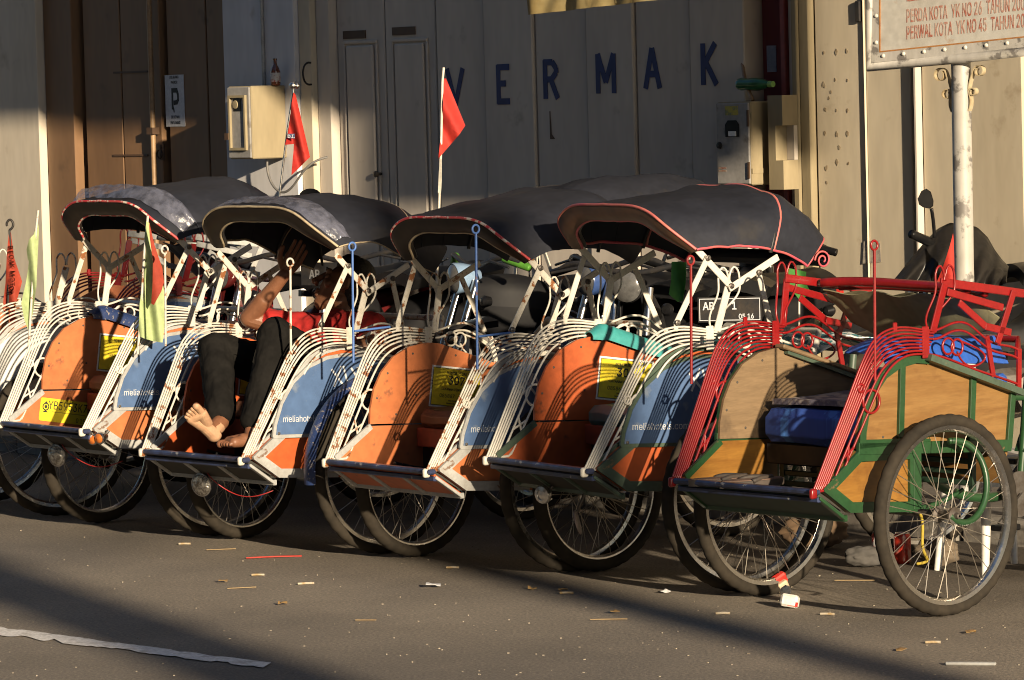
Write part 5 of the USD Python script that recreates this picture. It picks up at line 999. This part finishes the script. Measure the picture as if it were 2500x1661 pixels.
T, _ = bike_at('motorcycle under a black rain cover with one round mirror beside the sign pole', 2290, 580, 17.9, .345, 1.05, RZ0 - 20, M_BKBLACK, dict(mirror=False, bare=True, no_lamp=True))
# its visible grip and mirror, and the cover
g0, g1 = at(2236, 571, 17.75), at(2275, 598, 17.8)
put(T, 'bare_grip', MB().tube([g0, g1], [.020, .019], 12), M_BLACKPL, True) if False else None
CV = thing('rain_cover', 'black crumpled plastic rain cover draped over the motorcycle behind the sign pole', 'rain cover')
M_COVER = mat('black_plastic_cover', (.010, .0095, .0095), (.016, .014, .013), .4, .7, 9, .34, bump=.35, bscale=20, spec=.35)
top = [(2262, 588), (2290, 560), (2318, 546), (2350, 548), (2385, 556), (2410, 580), (2428, 612), (2446, 636), (2462, 652)]
bot = [(2165, 706), (2205, 712), (2250, 715), (2290, 716), (2330, 716), (2370, 716), (2405, 712), (2435, 702), (2456, 690)]
G = []
for k, u in enumerate(np.linspace(0, 1, 36)):
    t_ = np.array([np.interp(u * 8, range(9), [q[j] for q in top]) for j in (0, 1)]); b_ = np.array([np.interp(u * 8, range(9), [q[j] for q in bot]) for j in (0, 1)]); row = []
    for v in np.linspace(0, 1.9, 30):
        if v <= 1: q = t_ * (1 - v) + b_ * v; D = 17.82 - .22 * math.sin(v * 1.5) + (.035 * math.sin(u * 34 + 2 * v) * v)
        else: q = t_ + (b_ - t_) * (v - 1) * 1.0; D = 17.85 + .40 * math.sin((v - 1) * 1.6)
        D += .05 * (meshkit.fbm(np.array([u * 9, v * 4, 2.2]), 3, 8) - .5); row.append(at(q[0], q[1], D))
    row = row[30 - 11:][::-1] + row[:19] if False else row[19:][::-1] + row[:19]
    G.append(row)
put(CV, 'sheet', MB().shell(np.array(G), .003), M_COVER, 60)
px_poly(CV, 'red_lining', [(2326, 570), (2330, 600), (2336, 712), (2280, 712), (2300, 660), (2318, 600)], 17.5, M_FRED, .02, (50, 0), sd=3)
MR = thing('mirror_and_grip', 'black mirror on a stalk with bare handlebar grip sticking out of the rain cover', 'mirror')
put(MR, 'grip', MB().tube([at(2226, 572, 17.62), at(2262, 588, 17.72), at(2276, 594, 17.76)], [.020, .022, .020], 12), M_BLACKPL, True)
put(MR, 'stalk', MB().tube(spline([at(2281, 580, 17.7), at(2279, 545, 17.68), at(2274, 510, 17.66)], 12), .008, 8), M_BLACKPL, True)
mh = [(2241, 485), (2250, 466), (2262, 461), (2272, 468), (2279, 492), (2278, 504), (2270, 510), (2254, 507), (2244, 500)]
pts_ = []
for t, sc in ((-.035, .45), (-.022, .85), (0, 1.0), (.012, .95)):
    c_ = np.mean([at(x, y, 17.66) for x, y in mh], 0)
    for x, y in mh: pts_.append(c_ + (at(x, y, 17.66) - c_) * sc + np.array([-.35, -1, 0]) * t)
hv_ = trimesh.convex.convex_hull(np.array(pts_)); put(MR, 'mirror_head', (np.array(hv_.vertices), np.array(hv_.faces)), mat('matt_black_mirror_shell', (.006, .006, .006), (.010, .010, .010), .4, .7, 14, .7, spec=.1), 50)
hm = at(757, 478, 17.0); hl = MB().prism([(.035 * math.cos(a) * 1.3, .03 * math.sin(a)) for a in np.linspace(0, 2 * math.pi, 17)[:-1]], hm, (1, 0, 0), (0, 0, 1), (0, 1, 0), .02); hl.tube([hm + [.02, .01, -.01], hm + [.04, .05, -.30]], .006, 6)
solo('bike_mirror', hl, M_BLACKPL, 'black motorcycle mirror peeking over the hood above the sleeping man', 'mirror', smooth=40)

# ------------------------------------------------------------------ the sleeping man
def hullspheres(a, ra, b, rb, n=18):
    return m3.Manifold.batch_hull([m3.Manifold.sphere(ra, n).translate(tuple(map(float, a))), m3.Manifold.sphere(rb, n).translate(tuple(map(float, b)))])
def limbs(bones, refine=.012, it=10):
    M = None
    for a, ra, b, rb in bones:
        h = hullspheres(np.array(a, float), ra, np.array(b, float), rb); M = h if M is None else M + h
    M = M.refine_to_length(refine); mm = M.to_mesh(); t = trimesh.Trimesh(mm.vert_properties[:, :3], mm.tri_verts, process=True)
    trimesh.smoothing.filter_taubin(t, iterations=it); return t
M_SKIN = mat('brown_skin', (.19, .082, .042), (.145, .060, .030), .4, .7, 14, .5, bump=.08, bscale=120, tint=.08)
M_SOLE = mat('pale_sole_skin', (.44, .27, .16), (.36, .20, .12), .4, .7, 16, .6, bump=.1, bscale=90, tint=.08)
M_HAIR = mat('short_dark_hair', (.02, .018, .016), (.05, .045, .04), .4, .7, 60, .7, bump=.5, bscale=160)
M_SHIRT = mat('red_ribbed_shirt', (.36, .012, .010), (.27, .009, .009), .4, .7, 9, .9, bump=.25, bscale=30)
M_TROUS = mat('dark_grey_trousers', (.0095, .009, .0085), (.014, .013, .012), .4, .7, 12, .9, bump=.2, bscale=60, spec=.05)
PER = thing('person', 'barefoot man in red shirt and dark trousers asleep in a rickshaw, arm raised', 'person', W_of(2, 0, 0, 0, False), 180 + POSE[2][2])
HC = np.array([-.335, -.095, 1.045]); HS = 1.12          # head centre
FD = np.array([.60, -.66, .42]); FD /= np.linalg.norm(FD)       # face direction
UPh = np.array([-.42, -.02, .78]); UPh -= FD * (UPh @ FD); UPh /= np.linalg.norm(UPh); SDh = np.cross(UPh, FD)  # towards his left
hp = lambda f, s, u: HC + (FD * f + SDh * s + UPh * u) * HS
shR, elR, wrR = (-.17, -.235, .880), (-.015, -.325, .935), (-.085, -.165, 1.115)
shL, elL, wrL = (-.30, .13, .880), (-.16, .275, .82), (.05, .20, .80)
hipR, kR, aR = (-.09, -.075, .70), (.30, -.145, .825), (.44, .080, .560)
hipL, kL, aL = (-.09, .09, .70), (.245, .19, .895), (.445, .285, .515)
bones = [((-.05, 0, .70), .115, (-.22, -.03, .785), .115), ((-.22, -.03, .785), .115, (-.27, -.06, .845), .105), (shR, .055, shL, .055), ((-.27, -.06, .845), .10, shR, .06), ((-.27, -.06, .845), .10, shL, .06),
         ((-.29, -.075, .885), .058, tuple(HC + np.array([-.005, .01, -.06])), .056),
         (shR, .052, elR, .040), (elR, .040, tuple(np.array(elR) * .6 + np.array(wrR) * .4), .038), (elR, .040, wrR, .026), (shL, .052, elL, .040), (elL, .039, wrL, .026),
         (hipR, .085, kR, .056), (kR, .054, tuple(np.array(kR) * .65 + np.array(aR) * .35 + np.array([-.012, 0, -.01])), .052), (kR, .052, aR, .033), (hipL, .085, kL, .056), (kL, .052, aL, .033)]
# head: skull, jaw, nose, brow, ears
bones += [(hp(-.015, 0, .035), .083, hp(.0, 0, .02), .080), (hp(.02, 0, -.01), .070, hp(.048, 0, -.075), .034), (hp(.055, 0, -.085), .026, hp(.050, 0, -.09), .026), (hp(-.01, .0, -.05), .058, hp(.03, 0, -.06), .045),
          (hp(.078, 0, .025), .011, hp(.108, 0, -.018), .014), (hp(.098, .013, -.022), .010, hp(.098, -.013, -.022), .010), (hp(.068, .036, .030), .014, hp(.074, -.036, .030), .014), (hp(.078, .018, -.052), .011, hp(.078, -.018, -.052), .011), (hp(.075, .016, -.066), .010, hp(.075, -.016, -.066), .010),
          (hp(.055, .042, -.012), .018, hp(.050, .050, -.02), .018), (hp(.055, -.042, -.012), .018, hp(.050, -.050, -.02), .018),
          (hp(.066, .033, .010), .0125, hp(.066, .026, .010), .0125), (hp(.066, -.033, .010), .0125, hp(.066, -.026, .010), .0125)]
for s in (-1, 1): bones += [(hp(-.012, s * .084, .012), .014, hp(-.020, s * .090, -.012), .012), (hp(-.012, s * .084, -.022), .010, hp(-.018, s * .088, -.012), .011)]
# hands
def hand(w, d, n, side, curl, sc=1.0):
    """w wrist, d direction of the palm, n palm normal, side: +1 thumb on cross(d, n)"""
    w, d, n = np.array(w, float), np.array(d, float), np.array(n, float); d /= np.linalg.norm(d); n -= d * (n @ d); n /= np.linalg.norm(n); t = np.cross(d, n) * side; B = []
    P = lambda a, b, c: tuple(w + (d * a + t * b + n * c) * sc)
    for k, b in enumerate((.030, .010, -.010, -.029)): B.append((P(.012, b * .55, 0), .013 * sc, P(.085 - .004 * abs(k - 1), b, 0), .0115 * sc))
    for k, (b, L_) in enumerate(((.030, .072), (.010, .080), (-.010, .075), (-.029, .060))):
        c1, c2, c3 = curl * .5, curl * 1.1, curl * 1.6; p = np.array([.085 - .004 * abs(k - 1), b, 0.]); r = .0092
        for seg, ang in ((.45, c1), (.32, c2), (.23, c3)):
            q = p + np.array([math.cos(ang), b * .9, math.sin(ang)]) * L_ * seg; B.append((P(*p), r * sc, P(*q), (r - .0008) * sc)); p = q; r -= .0008
    p = np.array([.02, .026, .0])
    for q, r in (((.050, .052, .012), .0125), ((.078, .062, .022), .010), ((.098, .062, .030), .009)): B.append((P(*p), .0125 * sc, P(*q), r * sc)); p = np.array(q)
    return B
hb_r = hand(wrR, (-.05, .06, .12), (.6, .4, -.2), -1, .35); hb_l = hand(wrL, (.10, -.09, -.02), (.0, -.1, -1), 1, .30)
def foot(heel, toe, soledir, side, w=.045):
    """sole faces soledir; side: +1 big toe on cross(axis, soledir)"""
    h, t = np.array(heel, float), np.array(toe, float); ax = t - h; L_ = np.linalg.norm(ax); ax /= L_; n = np.array(soledir, float); n -= ax * (n @ ax); n /= np.linalg.norm(n); sd = np.cross(ax, n) * side; B = []
    P = lambda a, b, c: tuple(h + ax * a * L_ + sd * b - n * c)
    B += [(P(.08, 0, .030), .030, P(.14, 0, .034), .031), (P(.14, 0, .032), .030, P(.42, -.010, .034), .027), (P(.42, -.012, .030), .025, P(.72, -.028, .022), .021), (P(.42, .006, .036), .024, P(.74, .022, .024), .023), (P(.72, -.028, .022), .020, P(.74, .022, .023), .022)]
    for b, l, r in ((.028, 1.0, .0145), (.008, .97, .0095), (-.008, .94, .0092), (-.022, .90, .009), (-.035, .85, .0085)): B.append((P(.74, b * .95, .020), r * .95, P(l - .05, b, .017), r)); B.append((P(l - .05, b, .017), r, P(l, b, .013), r * 1.02))
    return B, P
fB1, fP1 = foot((.515, .135, .478), (.66, .165, .615), (.43, .55, -.55), 1, .05); fB2, fP2 = foot((.44, .30, .452), (.575, .255, .468), (.25, .0, -1), -1)
bones += [(aR, .034, tuple(map(float, fP1(.14, 0, .04))), .033), (aL, .033, tuple(map(float, fP2(.14, 0, .04))), .032)] + fB1 + fB2 + hb_r + hb_l
body = limbs(bones, .0065, 8)
put(PER, 'body', (np.array(body.vertices), np.array(body.faces)), M_SKIN, True)
BD = PER.GetChild('body')
v = np.array(body.vertices); fa = np.array(body.faces)
# hair cap, brows and closed-eye lines
hb = limbs([(hp(-.03, 0, .062), .080, hp(-.045, 0, .02), .082), (hp(.01, 0, .085), .058, hp(-.03, 0, .07), .075), (hp(-.06, 0, -.02), .060, hp(-.05, 0, .02), .075)], .009, 6)
hv = np.array(hb.vertices); hv = hv + (meshkit.fbm(hv * 90, 2, 4)[:, None] - .5) * .008 * (hv - HC) / np.linalg.norm(hv - HC, axis=1, keepdims=True); put(PER, 'hair', (hv, np.array(hb.faces)), M_HAIR, True)
for s in (-1, 1): put(PER, 'eyebrow', MB().tube([hp(.082, s * .014, .034), hp(.084, s * .030, .040), hp(.074, s * .046, .034)], .0042, 6), M_HAIR, True); put(PER, 'eyelash', MB().tube([hp(.079, s * .020, .006), hp(.081, s * .031, .003), hp(.072, s * .043, .006)], .0022, 6), M_HAIR, True)
put(PER, 'mouth_line', MB().tube([hp(.083, -.022, -.059), hp(.0885, 0, -.0585), hp(.083, .022, -.059)], .0024, 6), mat('lip_skin', (.14, .05, .035), (.10, .04, .03)), True)
# shirt and trousers follow the body, a little larger
sh = limbs([((-.07, 0, .71), .130, (-.22, -.03, .785), .130), ((-.22, -.03, .785), .130, (-.27, -.06, .845), .118), (shR, .066, shL, .066), ((-.27, -.06, .84), .112, shR, .072), ((-.27, -.06, .84), .112, shL, .072), (shR, .067, tuple(np.array(shR) * .45 + np.array(elR) * .55), .058), (shL, .067, tuple(np.array(shL) * .5 + np.array(elL) * .5), .060), ((-.285, -.07, .865), .07, (-.31, -.085, .905), .058)], .010, 6)
sv = np.array(sh.vertices); sv = sv + (meshkit.fbm(sv * np.array([14, 26, 14]), 3, 5)[:, None] - .5) * .030 * np.array(sh.vertex_normals); put(PER, 'shirt', (sv, np.array(sh.faces)), M_SHIRT, True)
mix = lambda a, b, t: tuple(np.array(a) * (1 - t) + np.array(b) * t)
tr = limbs([((-.06, 0, .70), .128, (-.08, 0, .72), .128), (hipR, .098, kR, .072), (kR, .070, mix(kR, aR, .35), .070), (mix(kR, aR, .35), .070, mix(kR, aR, .90), .062), (hipL, .098, kL, .072), (kL, .068, mix(kL, aL, .35), .066), (mix(kL, aL, .35), .066, mix(kL, aL, .85), .060)], .010, 6)
tv = np.array(tr.vertices); tv = tv + (meshkit.fbm(tv * np.array([16, 16, 9]), 3, 6)[:, None] - .5) * .028 * np.array(tr.vertex_normals); put(PER, 'trousers', (tv, np.array(tr.faces)), M_TROUS, True)
# pale sole: skin patch of the raised foot is the same body surface, a shade lighter
cs = v[fa].mean(1); h0 = np.array([.515, .135, .478]); ax_ = np.array([.66, .165, .615]) - h0; L0 = np.linalg.norm(ax_); ax_ /= L0; nS = np.array([.43, .55, -.55]); nS -= ax_ * (nS @ ax_); nS /= np.linalg.norm(nS)
d_ = cs - h0; al = d_ @ ax_; dn = d_ @ nS; fn = body.face_normals
sel = (al > -.05) & (al < L0 + .04) & (np.linalg.norm(d_ - np.outer(al, ax_), axis=1) < .075) & (fn @ nS > .15)
if sel.sum() > 10:
    f2 = fa[sel]; u_, inv = np.unique(f2, return_inverse=True); vn = np.array(body.vertex_normals); put(BD, 'sole', (v[u_] + vn[u_] * .0012, inv.reshape(-1, 3)), M_SOLE, True)

# ------------------------------------------------------------------ small things on the road
rr = random.Random(11)
M_BUTT = mat('cigarette_paper', (.40, .35, .27), (.33, .23, .11), .45, .6, 30, .8); M_STRAW = mat('dry_straw', (.29, .21, .11), (.23, .155, .08), .4, .7, 20, .8); M_PAPER = mat('scrap_paper', (.62, .62, .64), (.5, .5, .52), .4, .7, 14, .8); M_LEAFD = mat('dry_leaf', (.30, .19, .07), (.2, .11, .04), .4, .7, 20, .8); M_REDST = mat('red_stick', (.42, .03, .02), (.32, .03, .02), .4, .7, 20, .6)
ORD = ['leftmost', 'second from the left', 'third from the left', 'fourth from the left', 'fifth from the left', 'fifth from the right', 'fourth from the right', 'third from the right', 'second from the right', 'rightmost']
def place(xs, x):
    k, n = sorted(xs).index(x), len(xs); return ORD[k] if k < (n + 1) // 2 else ORD[10 - (n - k)]
def stick(name, x, y, L_, az, r, m, label, cat, group=None, flat=False):
    p = gnd(x, y); d = np.array([math.cos(az), math.sin(az), 0]) * L_ / 2; mb = MB()
    if flat: mb.bar(p - d + [0, 0, r + .002], p + d + [0, 0, r + .002], r * 3, r, up=(0, 0, 1))
    else: mb.tube([p - d + [0, 0, r + .001], p + [0, 0, r + .002], p + d + [0, 0, r + .001]], r, 7)
    return solo(name, mb, m, label, cat, group, smooth=40)
a = gnd(601, 1365); b = gnd(737, 1360); solo('red_stick', MB().tube([a + [0, 0, .004], (a + b) / 2 + [0, .004, .005], b + [0, 0, .004]], .0032, 6), M_REDST, 'thin red stick lying on the road below the second rickshaw', 'stick', smooth=True)
BX = (451, 630, 747, 1105, 1383, 1765, 2020, 2278)
for x, y in ((451, 1331), (630, 1407), (747, 1428), (1105, 1389), (1383, 1451), (1765, 1501), (2020, 1503), (2278, 1572)): stick('cigarette_butt', x, y, .050 if x != 747 else .062, rr.uniform(-.5, .2), .0042, M_BUTT, 'pale cigarette butt lying on the road, ' + place(BX, x), 'cigarette butt', 'cigarette butts on the road')
SXS = (540, 590, 893, 1486, 2087)
for x, y, L_ in ((540, 1344, .12), (590, 1438, .11), (893, 1517, .075), (1486, 1515, .13), (2087, 1420, .15)): stick('straw_stem', x, y, L_, rr.uniform(-.25, .3), .0028, M_STRAW, 'dry straw stem lying flat on the asphalt, ' + place(SXS, x), 'straw', 'straw stems on the road', flat=True)
def scrap(x, y, sz, m, label, cat, group=None, seed=0):
    p = gnd(x, y); q = random.Random(seed); G = [[p + [u * sz, w * sz * .8, .004 + sz * .35 * meshkit.noise(np.array([u * 2.3, w * 2.3, seed * 1.9]), seed)] for u in np.linspace(-.5, .5, 8)] for w in np.linspace(-.5, .5, 8)]
    return solo({'leaf': 'dry_leaf', 'paper scrap': 'paper_scrap'}[cat], MB().shell(np.array(G)[:, ::-1], .0015), m, label, cat, group, smooth=50)
scrap(1058, 1435, .055, M_PAPER, 'white scrap of paper on the road below rickshaw 307', 'paper scrap', seed=1)
scrap(1625, 1449, .036, M_PAPER, 'bluish white scrap of paper below the reflector of rickshaw 306', 'paper scrap', seed=2)
LEAVES = ((545, 1423), (1375, 1445), (1502, 1499), (2370, 1548), (690, 1478), (1300, 1440), (2200, 1590))
for k, (x, y) in enumerate(LEAVES): scrap(x, y, .034, M_LEAFD, 'small curled dry leaf on the asphalt, ' + place([q[0] for q in LEAVES], x), 'leaf', 'dry leaves on the road', seed=5 + k)
gb = MB()
for k in range(260):
    x, y = rr.uniform(-40, 2540), rr.uniform(1290, 1655); p = gnd(x, y); s = rr.uniform(.002, .0045); gb.box(p + [0, 0, s * .3], (s * rr.uniform(.7, 2), s, s * .7), np.array([[math.cos(k), -math.sin(k), 0], [math.sin(k), math.cos(k), 0], [0, 0, 1]]))
solo('grit', gb, mat('pale_grit', (.40, .35, .27), (.22, .18, .13), .4, .7, 25, .9), 'pale grit scattered over the asphalt', 'grit', kind='stuff')
p = gnd(1908, 1452); T = thing('cigarette_packet', 'crumpled red and white cigarette packet on the road before the wooden rickshaw', 'cigarette packet')
M_PKR = mat('red_packet_card', (.55, .03, .025), (.4, .03, .02), .4, .7, 20, .5); M_PKW = mat('white_packet_card', (.66, .64, .60), (.55, .52, .48), .4, .7, 20, .5)
Rm = trimesh.transformations.euler_matrix(.3, -.5, .4)[:3, :3]; Rm2 = trimesh.transformations.euler_matrix(-.2, .15, -.3)[:3, :3]
put(T, 'lid', MB().box(p + [-.005, .02, .052], (.055, .03, .045), Rm, .006), M_PKR); put(T, 'inner_foil', MB().box(p + [.004, .012, .030], (.045, .03, .04), Rm, .006), mat('tan_packet_foil', (.5, .4, .28), (.4, .3, .2), .4, .7, 20, .5)); q = gnd(1930, 1487)
put(T, 'packet', MB().box(q + [0, .02, .026], (.062, .05, .045), Rm2, .008), M_PKW); put(T, 'red_print', MB().box(q + [.008, -.006, .018], (.036, .004, .016), Rm2), M_PKR); put(T, 'fold', MB().box((p + q) / 2 + [.0, .012, .036], (.04, .03, .04), Rm, .01), M_PKW)
q = gnd(2370, 1625); solo('dark_strip', MB().box(q + [0, 0, .006], (.16, .022, .010), trimesh.transformations.rotation_matrix(-.25, (0, 0, 1))[:3, :3], .003), M_GREY, 'dull grey metal strip lying at the lower right corner of the road', 'metal strip')
# drink can, white stool and rubbish behind the wooden rickshaw
q = gnd(2204, 1376); T = thing('drink_can', 'red drinks can standing on the road behind the near wheel', 'drink can', (q[0], q[1], 0))
put(T, 'can', MB().lathe([(.001, .002), (.026, .002), (.032, .008), (.033, .015), (.033, .104), (.028, .115), (.026, .118), (.025, .115), (.001, .114)], (0, 0, 0), (0, 0, 1), 26), mat('red_can_print', (.46, .035, .02), (.50, .30, .25), .52, .62, 20, .3, metal=.3, stretch=(2.5, 2.5, .7)), 40)
put(T, 'rim', MB().ring((0, 0, .117), .0265, .002, (0, 0, 1), 24), M_CHROME, True)
q = gnd(2150, 1372); T = thing('drink_can', 'red and white drinks can half hidden behind the tyre, left of the other', 'drink can', (q[0], q[1], 0))
put(T, 'can', MB().lathe([(.001, .002), (.026, .002), (.033, .015), (.033, .104), (.026, .118), (.001, .114)], (0, 0, 0), (0, 0, 1), 22), mat('white_red_can_print', (.55, .54, .54), (.46, .04, .03), .48, .52, 16, .3, metal=.3), 40); put(T, 'rim', MB().ring((0, 0, .117), .0265, .002, (0, 0, 1), 24), M_CHROME, True)
q = gnd(2374, 1408, .0); T = thing('plastic_stool', 'white plastic stool standing behind the near wheel of the wooden rickshaw', 'stool', (q[0] + .12, q[1] + .14, 0), 25)
M_STOOL = mat('white_plastic', (.66, .65, .62), (.55, .52, .46), .4, .75, 9, .4)
for x in (-1, 1):
    for y in (-1, 1): put(T, 'leg', MB().tube([(x * .17, y * .17, 0), (x * .13, y * .13, .42)], [.014, .024], 8), M_STOOL, True)
put(T, 'seat', MB().box((0, 0, .435), (.31, .31, .03), ch=.012), M_STOOL); put(T, 'rail', MB().box((0, .135, .36), (.26, .008, .05)), M_STOOL); put(T, 'rail', MB().box((0, -.135, .36), (.26, .008, .05)), M_STOOL)
for k, (x, y, lb, m, sz) in enumerate(((2290, 1385, 'tan crumpled paper bag lying between wheel spokes and stool', mat('tan_paper_bag', (.13, .10, .07), (.08, .06, .04), .4, .7, 12, .9), .11), (2110, 1385, 'grey crumpled rag on the ground left of the drink cans', mat('grey_rag', (.07, .065, .06), (.04, .04, .04), .4, .7, 12, .9), .09), (1990, 1340, 'brown cardboard scrap under the wooden rickshaw', mat('cardboard', (.12, .075, .04), (.08, .05, .03), .4, .7, 8, .9), .16))):
    p = gnd(x, y); m_ = trimesh.creation.icosphere(3, 1.0); vv = np.array(m_.vertices); vv = vv * (.6 + .8 * meshkit.fbm(vv * 1.7 + k * 5, 3, k)[:, None]) * np.array([sz * .8, sz * .5, sz * .45]); vv[:, 2] -= vv[:, 2].min()
    solo(('paper_bag', 'rag', 'cardboard_scrap')[k], (vv + p, np.array(m_.faces)), m, lb, ('paper bag', 'rag', 'cardboard')[k], smooth=30)
# yellow rope tied under the wooden rickshaw
solo('yellow_rope', MB().tube(spline([W_of(5, .10, .42, .36), W_of(5, .09, .42, .30), W_of(5, .10, .43, .24), W_of(5, .06, .41, .20), W_of(5, .12, .42, .19)], 24), .0055, 6), mat('yellow_rope', (.36, .27, .03), (.26, .19, .02), .4, .7, 40, .8), 'short yellow rope hanging behind the near wheel of the wooden rickshaw', 'rope', smooth=True)
